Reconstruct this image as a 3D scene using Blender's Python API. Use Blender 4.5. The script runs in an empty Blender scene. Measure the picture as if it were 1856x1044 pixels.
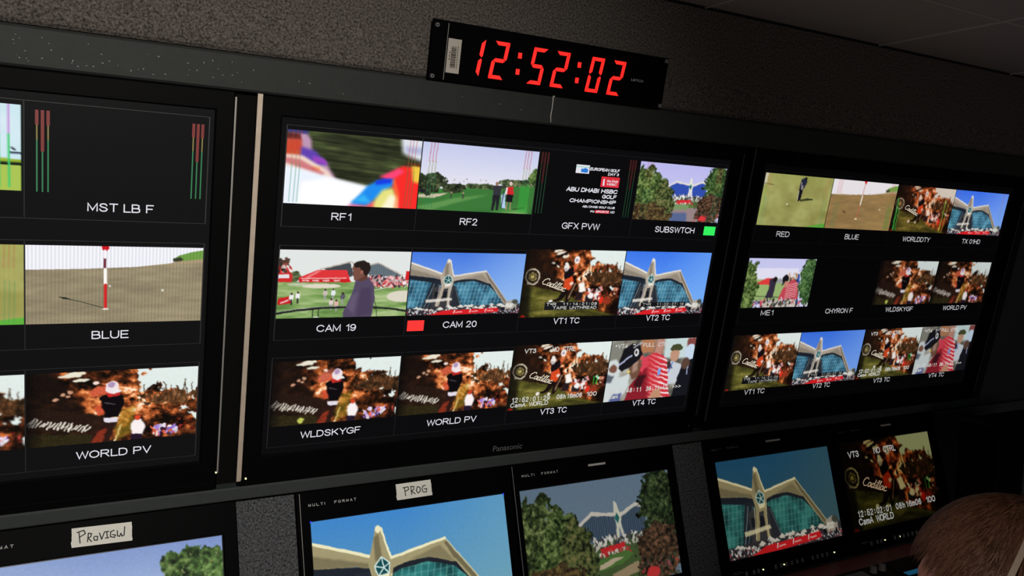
import bpy, math, random
import numpy as np
from mathutils import Matrix, Vector, Quaternion
R_ = math.radians
sc = bpy.context.scene
C = sc.collection

# ---------------------------------------------------------------- camera, world, light, exposure
A = R_(10.3)                       # the upper bank leans forward by this much
HZ = 1.9
Mtop = Matrix(((1, 0, 0, 0),
               (0, -math.sin(A), -math.cos(A), 0),
               (0, math.cos(A), -math.sin(A), HZ),
               (0, 0, 0, 1)))      # local x right, y up the bank, z out of it
BL = R_(27.3 - 10.3)               # the lower bank leans back by this much
HG = Mtop @ Vector((0, -.742, 0))
Mlow = Matrix(((1, 0, 0, 0),
               (0, math.sin(BL), -math.cos(BL), HG.y),
               (0, math.cos(BL), math.sin(BL), HG.z),
               (0, 0, 0, 1)))
cam_d = bpy.data.cameras.new('camera'); cam = bpy.data.objects.new('camera', cam_d); C.objects.link(cam)
CAM = Vector((-.41831, -1.55966, 1.73124))
rx = Vector((.86414216, -.5019922, .03552687)); ry = Vector((-.00475418, -.07873522, -.99688423)); rz = Vector((.50322532, .86128079, -.07042498))
m3 = Matrix((rx, -ry, -rz)).transposed()
cam.matrix_world = Matrix.Translation(CAM) @ m3.to_4x4()
cam_d.sensor_width = 36; cam_d.lens = 36 * 1520.81 / 1856; cam_d.clip_start = .02
sc.camera = cam
w = bpy.data.worlds.new('world'); sc.world = w; w.use_nodes = True
w.node_tree.nodes['Background'].inputs[0].default_value = (.5, .6, .75, 1)
w.node_tree.nodes['Background'].inputs[1].default_value = .0
sc.view_settings.view_transform = 'Standard'; sc.view_settings.look = 'None'
sc.view_settings.gamma = 1; sc.view_settings.exposure = 0; sc.view_settings.use_curve_mapping = False
LAMP = (-.45, -2.45, 2.235)
def spot(name, loc, target, power, col, size=.05, ang=120, blend=.9):
    l = bpy.data.lights.new(name, 'SPOT'); l.energy = power; l.color = col; l.shadow_soft_size = size; l.spot_size = R_(ang); l.spot_blend = blend
    o = bpy.data.objects.new(name, l); C.objects.link(o); o.location = loc
    o.rotation_euler = (Vector(target) - Vector(loc)).to_track_quat('-Z', 'Y').to_euler(); return o
spot('downlight_beam', (LAMP[0], LAMP[1], LAMP[2] - .02), (-.22, .1, 1.50), 205, (1, .95, .88), .05, 61, 1)
spot('head_fill_spot', (-1.4, -1.5, 2.1), (.74, -.92, 1.22), 30, (1, .80, .68), .06, 26, 1)  # added fill spot without a fixture, brightens the head and hair

def area(name, loc, target, power, col, sx, sy):
    l = bpy.data.lights.new(name, 'AREA'); l.energy = power; l.color = col; l.shape = 'RECTANGLE'; l.size = sx; l.size_y = sy
    o = bpy.data.objects.new(name, l); C.objects.link(o); o.location = loc
    o.rotation_euler = (Vector(target) - Vector(loc)).to_track_quat('-Z', 'Y').to_euler(); return o
area('ceiling_fill_light', (.9, -3.3, 1.0), (.9, -.9, 2.25), 5, (1, .86, .74), 1.2, .5)  # added unseen fill, lifts the ceiling and some of the hair
area('right_end_fill_light', (2.6, -2.6, 1.5), (2.3, .1, .9), 1.6, (.85, .92, 1), 1.2, .6)  # added unseen fill, lifts the dark right end of the wall

# ---------------------------------------------------------------- materials
def srgb(c):
    return tuple((x / 255 / 12.92 if x / 255 <= .04045 else ((x / 255 + .055) / 1.055) ** 2.4) for x in c)
def mat(name, col, rough=.6, metal=0., spec=.5, emit=None, es=1., noise=None, bump=None, col2=None):
    m = bpy.data.materials.new(name); m.use_nodes = True; nt = m.node_tree; b = nt.nodes['Principled BSDF']
    b.inputs['Base Color'].default_value = (*col, 1); b.inputs['Roughness'].default_value = rough
    b.inputs['Metallic'].default_value = metal; b.inputs['Specular IOR Level'].default_value = spec
    if emit: b.inputs['Emission Color'].default_value = (*emit, 1); b.inputs['Emission Strength'].default_value = es
    if noise or bump:
        tc = nt.nodes.new('ShaderNodeTexCoord'); n = nt.nodes.new('ShaderNodeTexNoise')
        n.inputs['Scale'].default_value = noise or 200; n.inputs['Detail'].default_value = 6; n.inputs['Roughness'].default_value = .65
        nt.links.new(tc.outputs['Object'], n.inputs['Vector'])
        if col2:
            r = nt.nodes.new('ShaderNodeValToRGB'); r.color_ramp.elements[0].color = (*col, 1); r.color_ramp.elements[1].color = (*col2, 1)
            r.color_ramp.elements[0].position = .36; r.color_ramp.elements[1].position = .66
            nt.links.new(n.outputs['Fac'], r.inputs['Fac']); nt.links.new(r.outputs['Color'], b.inputs['Base Color'])
        if bump:
            bp = nt.nodes.new('ShaderNodeBump'); bp.inputs['Strength'].default_value = bump; bp.inputs['Distance'].default_value = .004
            nt.links.new(n.outputs['Fac'], bp.inputs['Height']); nt.links.new(bp.outputs['Normal'], b.inputs['Normal'])
    return m
def glow(name, rgb, s=1.):
    return mat(name, (.01, .01, .01), .5, emit=srgb(rgb), es=s)
M = dict(
    carpet=mat('speckled_carpet', (.030, .027, .024), .95, spec=.1, noise=250, bump=.9, col2=(.20, .175, .155)),
    carpet_low=mat('speckled_carpet_blue_grey', (.024, .025, .028), .95, spec=.1, noise=230, bump=.9, col2=(.16, .165, .175)),
    strip=mat('painted_grey_metal', (.026, .029, .027), .6, spec=.2, noise=60, bump=.02, col2=(.030, .033, .031)),
    strip_low=mat('painted_grey_green_metal', (.040, .047, .047), .6, spec=.25, noise=60, bump=.02, col2=(.045, .053, .053)),
    post=mat('painted_grey_post', (.055, .055, .058), .7, spec=.1),
    panel=mat('dark_panel', (.05, .05, .052), .7),
    ceiling=None,
    black=mat('satin_black_plastic', (.002, .002, .0022), .5, spec=.05),
    recess=mat('matt_black', (.003, .003, .003), .8, spec=.1),
    piano=mat('gloss_black_plastic', (.0012, .0012, .0015), .5, spec=.03),
    cream=mat('brushed_champagne_metal', (.55, .46, .36), .5, .25, noise=40, col2=(.62, .52, .42)),
    tbar=mat('white_ceiling_bar', (.85, .83, .78), .5), silver_shaded=mat('shaded_silver_trim', (.07, .068, .066), .5, .3),  # last one: silver trim darkened in its colour where little light reaches
    silver=mat('brushed_silver_trim', (.34, .33, .31), .4, .4),
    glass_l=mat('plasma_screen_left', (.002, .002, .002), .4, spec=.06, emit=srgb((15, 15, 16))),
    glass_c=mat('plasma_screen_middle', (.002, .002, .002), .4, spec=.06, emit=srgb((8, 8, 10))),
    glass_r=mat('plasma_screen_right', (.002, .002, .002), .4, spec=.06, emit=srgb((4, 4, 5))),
    lcd=mat('lcd_screen', (.004, .004, .004), .3, spec=.3, emit=srgb((2, 2, 3))),
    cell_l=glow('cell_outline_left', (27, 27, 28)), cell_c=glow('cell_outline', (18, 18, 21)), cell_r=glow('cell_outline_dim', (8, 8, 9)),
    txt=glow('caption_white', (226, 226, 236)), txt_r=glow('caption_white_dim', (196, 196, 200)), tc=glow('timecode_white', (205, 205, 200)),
    osd=glow('timecode_grey', (150, 152, 148)), tcb=glow('timecode_black_box', (10, 10, 16)),
    green=glow('tally_green', (52, 240, 96)), red=glow('tally_red', (252, 52, 50)), led_red=glow('clock_led_red', (255, 34, 28), 1.25),
    m_red=glow('meter_red', (112, 26, 24)), m_yel=glow('meter_yellow', (120, 108, 50)), m_grn=glow('meter_green', (24, 112, 66)),
    m_redd=glow('meter_red_dim', (58, 14, 14)), m_yeld=glow('meter_yellow_dim', (50, 46, 28)), m_grnd=glow('meter_green_dim', (14, 58, 34)),
    tape=mat('white_paper_tape', (.80, .80, .72), .8, noise=30, col2=(.86, .85, .78)), ink=mat('black_marker_ink', (.008, .008, .01), .6),
    prt=mat('white_print', (.5, .5, .5), .6), prt_dim=mat('grey_print', (.12, .12, .12), .5),
    barlab=mat('silver_asset_label', (.46, .42, .36), .5), white=mat('white_plastic', (.55, .54, .52), .45),
    ledw=glow('warm_white_led', (255, 250, 190), 1.2), ledy=glow('yellow_green_led', (220, 225, 60), 1.), ledb=glow('blue_mark', (40, 60, 255)),
    btn=mat('grey_rubber_button', (.16, .16, .16), .6), desk=mat('dark_red_laminate', (.17, .045, .034), .5, noise=25, col2=(.20, .055, .042)),
    skin=mat('skin', (.74, .34, .26), .55, noise=40, col2=(.80, .39, .30)), hair=mat('light_brown_hair', (.085, .040, .022), .6, spec=.25, noise=90, col2=(.15, .07, .04)),
    hair2=mat('light_brown_hair_strands', (.20, .10, .058), .5, spec=.35), cloth=mat('dark_grey_cotton', (.02, .021, .024), .9, noise=200, bump=.2),
    band=mat('cream_headband', (.60, .52, .42), .5), foam=mat('black_foam', (.01, .01, .01), .95), floor=mat('dark_vinyl', (.03, .03, .03), .6),
    dial=mat('grey_metal_panel', (.12, .12, .12), .45, .3), screw=mat('steel_screw', (.35, .35, .35), .35, .8),
    lamp_face=glow('warm_lamp_face', (255, 240, 215), 1.5), eye=mat('eye_white', (.7, .68, .65), .2), lip=mat('lip', (.4, .12, .1), .5),
)
# perforated ceiling metal: rows of small dark holes
def perf():
    m = bpy.data.materials.new('perforated_ceiling_metal'); m.use_nodes = True; nt = m.node_tree; b = nt.nodes['Principled BSDF']; b.inputs['Roughness'].default_value = .6
    tc = nt.nodes.new('ShaderNodeTexCoord'); sx = nt.nodes.new('ShaderNodeSeparateXYZ'); nt.links.new(tc.outputs['Object'], sx.inputs[0])
    outs = []
    for k in (0, 1):
        a = nt.nodes.new('ShaderNodeMath'); a.operation = 'MULTIPLY'; a.inputs[1].default_value = 2 * math.pi / .0052; nt.links.new(sx.outputs[k], a.inputs[0])
        s = nt.nodes.new('ShaderNodeMath'); s.operation = 'SINE'; nt.links.new(a.outputs[0], s.inputs[0]); outs.append(s)
    mu = nt.nodes.new('ShaderNodeMath'); mu.operation = 'MINIMUM'; nt.links.new(outs[0].outputs[0], mu.inputs[0]); nt.links.new(outs[1].outputs[0], mu.inputs[1])
    r = nt.nodes.new('ShaderNodeValToRGB'); r.color_ramp.elements[0].position = .25; r.color_ramp.elements[1].position = .45
    r.color_ramp.elements[0].color = (.42, .37, .33, 1); r.color_ramp.elements[1].color = (.10, .085, .075, 1)
    nt.links.new(mu.outputs[0], r.inputs['Fac']); nt.links.new(r.outputs['Color'], b.inputs['Base Color']); return m
M['ceiling'] = perf()
def vcol():
    m = bpy.data.materials.new('screen_picture'); m.use_nodes = True; nt = m.node_tree; b = nt.nodes['Principled BSDF']
    b.inputs['Base Color'].default_value = (.002, .002, .002, 1); b.inputs['Roughness'].default_value = .4; b.inputs['Specular IOR Level'].default_value = .06
    a = nt.nodes.new('ShaderNodeVertexColor'); a.layer_name = 'picture'
    nt.links.new(a.outputs['Color'], b.inputs['Emission Color']); b.inputs['Emission Strength'].default_value = 1; return m
M['pic'] = vcol()

# ---------------------------------------------------------------- mesh helpers
class MB:
    def __init__(s): s.v = []; s.f = []; s.m = []
    def add(s, vs, fs, mi=0):
        n = len(s.v); s.v += [tuple(v) for v in vs]; s.f += [tuple(i + n for i in f) for f in fs]; s.m += [mi] * len(fs)
    def box(s, x0, y0, z0, x1, y1, z1, mi=0):
        s.add([(x0, y0, z0), (x1, y0, z0), (x1, y1, z0), (x0, y1, z0), (x0, y0, z1), (x1, y0, z1), (x1, y1, z1), (x0, y1, z1)],
              [(0, 3, 2, 1), (4, 5, 6, 7), (0, 1, 5, 4), (1, 2, 6, 5), (2, 3, 7, 6), (3, 0, 4, 7)], mi)
    def bbox(s, x0, y0, z0, x1, y1, z1, c=.003, mi=0):     # box with chamfered front (z1) edges
        s.add([(x0, y0, z0), (x1, y0, z0), (x1, y1, z0), (x0, y1, z0), (x0, y0, z1 - c), (x1, y0, z1 - c), (x1, y1, z1 - c), (x0, y1, z1 - c),
               (x0 + c, y0 + c, z1), (x1 - c, y0 + c, z1), (x1 - c, y1 - c, z1), (x0 + c, y1 - c, z1)],
              [(0, 3, 2, 1), (0, 1, 5, 4), (1, 2, 6, 5), (2, 3, 7, 6), (3, 0, 4, 7), (4, 5, 9, 8), (5, 6, 10, 9), (6, 7, 11, 10), (7, 4, 8, 11), (8, 9, 10, 11)], mi)
    def quad(s, x0, y0, x1, y1, z, mi=0): s.add([(x0, y0, z), (x1, y0, z), (x1, y1, z), (x0, y1, z)], [(0, 1, 2, 3)], mi)
    def prism(s, pts, z0, z1, mi=0):
        n = len(pts); s.add([(x, y, z0) for x, y in pts] + [(x, y, z1) for x, y in pts],
                            [tuple(range(n - 1, -1, -1)), tuple(range(n, 2 * n))] + [(i, (i + 1) % n, n + (i + 1) % n, n + i) for i in range(n)], mi)
    def ring(s, o, i, z0, z1, c=.003, mi=0):               # rectangular frame, outer rect o, inner rect i, chamfered towards the opening
        def r(q, d, z): return [(q[0] + d, q[1] + d, z), (q[2] - d, q[1] + d, z), (q[2] - d, q[3] - d, z), (q[0] + d, q[3] - d, z)]
        L = [r(o, 0, z0), r(o, 0, z1 - c), r(o, c, z1), r(i, -c, z1), r(i, 0, z1 - c), r(i, 0, z0)]
        vs = sum(L, []); fs = []
        for k in range(6):
            for j in range(4):
                a = k * 4 + j; b = k * 4 + (j + 1) % 4; k2 = (k + 1) % 6; fs.append((a, b, k2 * 4 + (j + 1) % 4, k2 * 4 + j))
        s.add(vs, fs, mi)
    def tube(s, pts, r, n=8, mi=0, close=True):
        pts = [Vector(p) for p in pts]; rs = r if isinstance(r, (list, tuple)) else [r] * len(pts); vs = []; fs = []
        up = Vector((.13, .27, .95))
        for k, p in enumerate(pts):
            t = (pts[min(k + 1, len(pts) - 1)] - pts[max(k - 1, 0)]).normalized(); a = t.cross(up)
            if a.length < .05: a = t.cross(Vector((1, 0, 0)))
            a.normalize(); b = t.cross(a)
            vs += [p + (a * math.cos(2 * math.pi * j / n) + b * math.sin(2 * math.pi * j / n)) * rs[k] for j in range(n)]
        for k in range(len(pts) - 1):
            for j in range(n): fs.append((k * n + j, k * n + (j + 1) % n, (k + 1) * n + (j + 1) % n, (k + 1) * n + j))
        if close: fs += [tuple(range(n - 1, -1, -1)), tuple((len(pts) - 1) * n + j for j in range(n))]
        s.add(vs, fs, mi)
    def cyl(s, x, y, z0, z1, r, n=16, mi=0, r1=None):
        r1 = r if r1 is None else r1
        s.add([(x + r * math.cos(2 * math.pi * j / n), y + r * math.sin(2 * math.pi * j / n), z0) for j in range(n)] +
              [(x + r1 * math.cos(2 * math.pi * j / n), y + r1 * math.sin(2 * math.pi * j / n), z1) for j in range(n)],
              [tuple(range(n - 1, -1, -1)), tuple(range(n, 2 * n))] + [(j, (j + 1) % n, n + (j + 1) % n, n + j) for j in range(n)], mi)
    def stroke(s, pts, wd, z0, z1, mi=0):                  # flat pen stroke
        for (x0, y0), (x1, y1) in zip(pts, pts[1:]):
            dx, dy = x1 - x0, y1 - y0; l = math.hypot(dx, dy) or 1; ex, ey = dx / l * wd * .3, dy / l * wd * .3; nx, ny = -dy / l * wd / 2, dx / l * wd / 2
            s.prism([(x0 - ex - nx, y0 - ey - ny), (x1 + ex - nx, y1 + ey - ny), (x1 + ex + nx, y1 + ey + ny), (x0 - ex + nx, y0 - ey + ny)], z0, z1, mi)
def _s2(s, pts, wd, z, mi=0):
    # one mitred ribbon following the pen line
    n = len(pts); vs = []; h = wd / 2
    for k, (x, y) in enumerate(pts):
        a = pts[max(k - 1, 0)]; c = pts[min(k + 1, n - 1)]; d0 = (x - a[0], y - a[1]); d1 = (c[0] - x, c[1] - y)
        l0 = math.hypot(*d0) or 1; l1 = math.hypot(*d1) or 1; u0 = (d0[0] / l0, d0[1] / l0) if k else (d1[0] / l1, d1[1] / l1); u1 = (d1[0] / l1, d1[1] / l1) if k < n - 1 else u0
        nx, ny = -(u0[1] + u1[1]), u0[0] + u1[0]; l = math.hypot(nx, ny)
        if l < .3: nx, ny, l = -u0[1], u0[0], 1
        nx /= l; ny /= l; m = h / max(.5, nx * -u0[1] + ny * u0[0]); e = -h if k == 0 else (h if k == n - 1 else 0)
        bx, by = x + u0[0] * e * .7, y + u0[1] * e * .7; vs += [(bx + nx * m, by + ny * m, z), (bx - nx * m, by - ny * m, z)]
    s.add(vs, [(2 * k, 2 * k + 1, 2 * k + 3, 2 * k + 2) for k in range(n - 1)], mi)
MB.stroke2 = _s2
def finish(name, mb, mats, parent=None, off=(0, 0, 0), smooth=False):
    me = bpy.data.meshes.new(name)
    me.from_pydata([(x - off[0], y - off[1], z - off[2]) for x, y, z in mb.v], [], mb.f)
    for m in (mats if isinstance(mats, (list, tuple)) else [mats]): me.materials.append(m)
    if any(mb.m): me.polygons.foreach_set('material_index', mb.m)
    if smooth: me.polygons.foreach_set('use_smooth', [True] * len(me.polygons))
    me.update(); o = bpy.data.objects.new(name, me); C.objects.link(o)
    if parent: o.parent = parent
    return o
def tag(o, label, cat, group=None):
    o['label'] = label; o['category'] = cat
    if group: o['group'] = group
    return o
class Thing:                       # an Empty on one of the two bank planes (or in the room); parts take plane coordinates
    def __init__(s, name, label, cat, Mx, base=(0, 0, 0), group=None):
        s.off = base; e = bpy.data.objects.new(name, None); C.objects.link(e); e.empty_display_size = .05
        e.matrix_world = Mx @ Matrix.Translation(base); tag(e, label, cat, group); s.e = e
    def part(s, name, mb, mats, label=None, smooth=False):
        o = finish(name, mb, mats, s.e, s.off, smooth)
        if label: o['label'] = label
        return o
    def sub(s, name, mb, mats, parent, label=None, smooth=False):   # parent sits at the thing's origin
        o = finish(name, mb, mats, parent, s.off, smooth)
        if label: o['label'] = label
        return o
def struct(name, mb, mats, Mx=None):
    o = finish(name, mb, mats); o['kind'] = 'structure'
    if Mx: o.matrix_world = Mx
    return o
# every measure on the upper bank is (u right, v down); y = -v
def lift(u, v, h): # where a measured sight line meets a face standing h in front of the bank
    k = (1.5647 - h) / 1.5647; return (-.4183 + (u + .4183) * k, -(-.1128 + (v + .1128) * k))
TXT = {}
def text2d(s, bold=0.):
    key = (s, bold)
    if key not in TXT:
        cu = bpy.data.curves.new('t', 'FONT'); cu.body = s; cu.size = 1; cu.resolution_u = 3; cu.offset = bold
        ob = bpy.data.objects.new('t', cu); C.objects.link(ob); dg = bpy.context.evaluated_depsgraph_get()
        me = bpy.data.meshes.new_from_object(ob.evaluated_get(dg)); v = [(p.co.x, p.co.y) for p in me.vertices]; f = [tuple(p.vertices) for p in me.polygons]
        bpy.data.objects.remove(ob); bpy.data.meshes.remove(me); bpy.data.curves.remove(cu)
        xs = [p[0] for p in v]; ys = [p[1] for p in v]; X0, X1, Y0, Y1 = min(xs), max(xs), min(ys), max(ys)
        TXT[key] = ([((x - X0) / (X1 - X0), (y - Y0) / (Y1 - Y0)) for x, y in v], f)
    return TXT[key]
GL = {'A': [[(0, 0), (2.2, 6), (4.4, 0)], [(.8, 2), (3.6, 2)]], 'B': [[(0, 0), (0, 6), (2.6, 6), (3.6, 5.5), (3.6, 3.7), (2.6, 3.1), (0, 3.1)], [(2.6, 3.1), (4, 2.5), (4, .6), (2.8, 0), (0, 0)]],
 'C': [[(4.6, 4.6), (3.7, 5.7), (2.4, 6), (.9, 5.4), (0, 4), (0, 2), (.9, .6), (2.4, 0), (3.7, .3), (4.6, 1.6)]], 'D': [[(0, 0), (0, 6), (2.4, 6), (3.8, 5.2), (4.3, 3.8), (4.3, 2.2), (3.8, .8), (2.4, 0), (0, 0)]],
 'E': [[(3.8, 0), (0, 0), (0, 6), (3.7, 6)], [(0, 3.1), (3.4, 3.1)]], 'F': [[(0, 0), (0, 6), (3.7, 6)], [(0, 3), (3.1, 3)]], 'G': [[(4.6, 4.6), (3.7, 5.7), (2.4, 6), (.9, 5.4), (0, 4), (0, 2), (.9, .6), (2.4, 0), (3.8, .3), (4.7, 1.1), (4.7, 2.8), (2.6, 2.8)]],
 'H': [[(0, 0), (0, 6)], [(4.2, 0), (4.2, 6)], [(0, 3.1), (4.2, 3.1)]], 'I': [[(0, 0), (0, 6)]], 'K': [[(0, 0), (0, 6)], [(4, 6), (0, 2.2)], [(1.4, 3.5), (4.2, 0)]], 'L': [[(0, 6), (0, 0), (3.4, 0)]],
 'M': [[(0, 0), (0, 6), (2.4, .8), (4.8, 6), (4.8, 0)]], 'N': [[(0, 0), (0, 6), (4.2, 0), (4.2, 6)]], 'O': [[(2.4, 6), (.9, 5.4), (0, 4), (0, 2), (.9, .6), (2.4, 0), (3.9, .6), (4.8, 2), (4.8, 4), (3.9, 5.4), (2.4, 6)]],
 'P': [[(0, 0), (0, 6), (2.8, 6), (3.9, 5.4), (3.9, 3.5), (2.8, 2.8), (0, 2.8)]], 'R': [[(0, 0), (0, 6), (2.9, 6), (4, 5.4), (4, 3.7), (2.9, 3), (0, 3)], [(2.2, 3), (4.3, 0)]],
 'S': [[(3.8, 4.6), (3.1, 5.7), (2, 6), (.7, 5.6), (.2, 4.6), (.8, 3.6), (3.2, 2.7), (4, 1.6), (3.4, .4), (2.1, 0), (.8, .3), (0, 1.6)]], 'T': [[(0, 6), (4.2, 6)], [(2.1, 0), (2.1, 6)]],
 'U': [[(0, 6), (0, 1.8), (.7, .4), (2.1, 0), (3.5, .4), (4.2, 1.8), (4.2, 6)]], 'V': [[(0, 6), (2.2, 0), (4.4, 6)]], 'W': [[(0, 6), (1.5, 0), (3.1, 5.8), (4.7, 0), (6.2, 6)]], 'X': [[(0, 0), (4.2, 6)], [(0, 6), (4.2, 0)]],
 'Y': [[(0, 6), (2.2, 2.8), (4.4, 6)], [(2.2, 2.8), (2.2, 0)]], '0': [[(1.8, 6), (.5, 5.3), (0, 3.6), (0, 2.4), (.5, .7), (1.8, 0), (3.1, .7), (3.6, 2.4), (3.6, 3.6), (3.1, 5.3), (1.8, 6)]], '1': [[(.6, 4.6), (1.5, 5.2), (2.1, 6), (2.1, 0)]],
 '2': [[(.1, 4.4), (.6, 5.6), (1.8, 6), (3, 5.6), (3.5, 4.5), (3, 3.2), (0, 0), (3.6, 0)]], '3': [[(.2, 4.7), (.8, 5.7), (1.8, 6), (2.9, 5.6), (3.2, 4.5), (2.6, 3.4), (1.4, 3.1), (2.8, 2.9), (3.6, 1.8), (3, .5), (1.8, 0), (.6, .4), (0, 1.5)]],
 '4': [[(2.7, 0), (2.7, 6), (0, 1.6), (3.8, 1.6)]], '5': [[(3.3, 6), (.7, 6), (.3, 3), (1.8, 3.7), (3.1, 3.2), (3.6, 2), (3.1, .6), (1.8, 0), (.6, .4), (0, 1.5)]], '6': [[(3.4, 4.8), (2.8, 5.7), (1.8, 6), (.6, 5.2), (0, 3.4), (.1, 1.6), (.9, .3), (2, 0), (3.2, .7), (3.6, 2), (3, 3.2), (1.9, 3.7), (.8, 3.2), (.1, 2.2)]],
 '7': [[(0, 6), (3.6, 6), (1.3, 0)]], '8': [[(1.8, 3.2), (.6, 3.8), (.3, 4.8), (.9, 5.7), (1.8, 6), (2.7, 5.7), (3.3, 4.8), (3, 3.8), (1.8, 3.2), (.5, 2.6), (0, 1.6), (.6, .4), (1.8, 0), (3, .4), (3.6, 1.6), (3.1, 2.6), (1.8, 3.2)]],
 '9': [[(.2, 1.2), (.8, .3), (1.8, 0), (3, .8), (3.6, 2.6), (3.5, 4.4), (2.7, 5.7), (1.6, 6), (.4, 5.3), (0, 4), (.6, 2.8), (1.7, 2.3), (2.8, 2.8), (3.5, 3.8)]], ':': [[(.2, 1), (.2, 1.7)], [(.2, 4), (.2, 4.7)]], '>': [[(0, 5), (2.6, 3), (0, 1)]],
 '*': [[(.2, 4.6), (2, 3)], [(.2, 3), (2, 4.6)], [(1.1, 5), (1.1, 2.6)]], 'a': [[(.3, 3.4), (1.4, 4), (2.8, 3.6), (3, 0)], [(3, 2.3), (.7, 2), (0, 1), (.8, 0), (2, .1), (3, .9)]], 'm': [[(0, 0), (0, 4)], [(0, 3), (1.2, 4), (2.2, 3.4), (2.2, 0)], [(2.2, 3.2), (3.4, 4), (4.4, 3.4), (4.4, 0)]],
 'h': [[(0, 0), (0, 6)], [(0, 3), (1.4, 4), (2.8, 3.4), (2.8, 0)]]}
def put_caps(mb, s, x0, y0, x1, y1, z, th=.12, shear=0., mono=False, mi=0):  # plain sans lettering drawn as strokes, fitted to the box
    x = 0; L = []
    for ch in s:
        if ch == ' ': x += 5.6 if mono else 2.6; continue
        g = GL[ch]; w = max(p[0] for st in g for p in st)
        o = (4.4 - w) / 2 if mono else (.35 if ch == 'I' else 0)
        L += [[(px + x + o, py) for px, py in st] for st in g]; x += 5.6 if mono else w + o * 2 + (1.0 if ch in 'AVTYLW' else 1.35)
    mx = max(p[0] for st in L for p in st); mn = min(p[0] for st in L for p in st); t = th * (y1 - y0); i = t / 2; kx = (x1 - x0 - t) / (mx - mn) if mx > mn else 0; ky = (y1 - y0 - t) / 6
    for k, st in enumerate(L):
        pts = [(x0 + i + (px - mn) * kx + py * ky * shear, y0 + i + py * ky) for px, py in st]; mb.stroke2(pts, t, z, mi)
SCR = [[(2.7, 5.0), (2.4, 5.9), (1.2, 5.7), (.2, 3.8), (0, 1.6), (.9, .1), (2.6, .7)], [(4.6, 3), (3.7, 3.3), (3, 1.8), (3.3, .2), (4.2, .5), (4.8, 3.2), (4.6, .7), (5.2, .2)], [(6.7, 3), (5.8, 3.2), (5.2, 1.6), (5.6, .1), (6.4, .5), (7.3, 6.0)], [(6.8, 3), (6.7, .4), (7.3, .3)], [(7.9, 3.1), (7.7, .5), (8.2, .2)], [(8.0, 4.3), (8.1, 4.7)],
       [(8.4, .6), (9.3, 5.9), (8.9, 5.9), (8.7, 1), (9.0, .1), (9.5, .6)], [(9.6, .6), (10.5, 5.9), (10.1, 5.9), (9.9, 1), (10.2, .1), (10.7, .5)], [(12.2, 3), (11.4, 3.3), (10.7, 1.8), (11, .2), (11.8, .5), (12.4, 3.2), (12.3, .7), (12.8, .2)], [(14.3, 2.6), (13.9, 3.3), (13.2, 2.6), (13, 1), (13.6, .1), (14.6, .8)]]
def put_script(mb, x0, y0, w, h, z, rot, shear=.35, mi=0):
    cr, sr = math.cos(rot), math.sin(rot)
    for st in SCR:
        P = []
        for a, b in st: a = a / 14.6 * w; b = b / 6 * h; a += b * shear; P.append((x0 + a * cr - b * sr, y0 + a * sr + b * cr))
        mb.stroke2(P, h * .105, z, mi)
def put_text(mb, s, x0, y0, x1, y1, z, shear=0., rot=0., mi=0, bold=0.):   # fits the text to the box
    v, f = text2d(s, bold); W, H = x1 - x0, y1 - y0; cr, sr = math.cos(rot), math.sin(rot)
    P = []
    for x, y in v:
        a, b = x * W + y * H * shear, y * H; P.append((x0 + a * cr - b * sr, y0 + a * sr + b * cr, z))
    mb.add(P, f, mi)

# ---------------------------------------------------------------- the pictures on the screens, drawn shape by shape into vertex colours of a fine grid
rng = np.random.default_rng(7)
def vnoise(X, Y, sx, sy, seed):
    g = np.random.default_rng(seed).random((int(sy) + 3, int(sx) + 3)); x = X * sx; y = Y * sy
    xi = np.clip(x.astype(int), 0, int(sx)); yi = np.clip(y.astype(int), 0, int(sy)); fx = x - xi; fy = y - yi
    fx = fx * fx * (3 - 2 * fx); fy = fy * fy * (3 - 2 * fy)
    return (g[yi, xi] * (1 - fx) + g[yi, xi + 1] * fx) * (1 - fy) + (g[yi + 1, xi] * (1 - fx) + g[yi + 1, xi + 1] * fx) * fy
def fbm(X, Y, sx, sy, seed, o=4):
    t = 0; a = .5
    for k in range(o): t = t + a * vnoise(X, Y, sx * 2 ** k, sy * 2 ** k, seed + k); a *= .55
    return (t - t.min()) / (t.max() - t.min() + 1e-9)
def blur(m, n):
    for ax in (0, 1):
        c = np.copy(m); k = 1
        for d in range(1, n + 1):
            L = m.shape[ax]; i0 = np.clip(np.arange(L) - d, 0, L - 1); i1 = np.clip(np.arange(L) + d, 0, L - 1)
            c = c + np.take(m, i0, ax) + np.take(m, i1, ax); k += 2
        m = c / k
    return m
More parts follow.
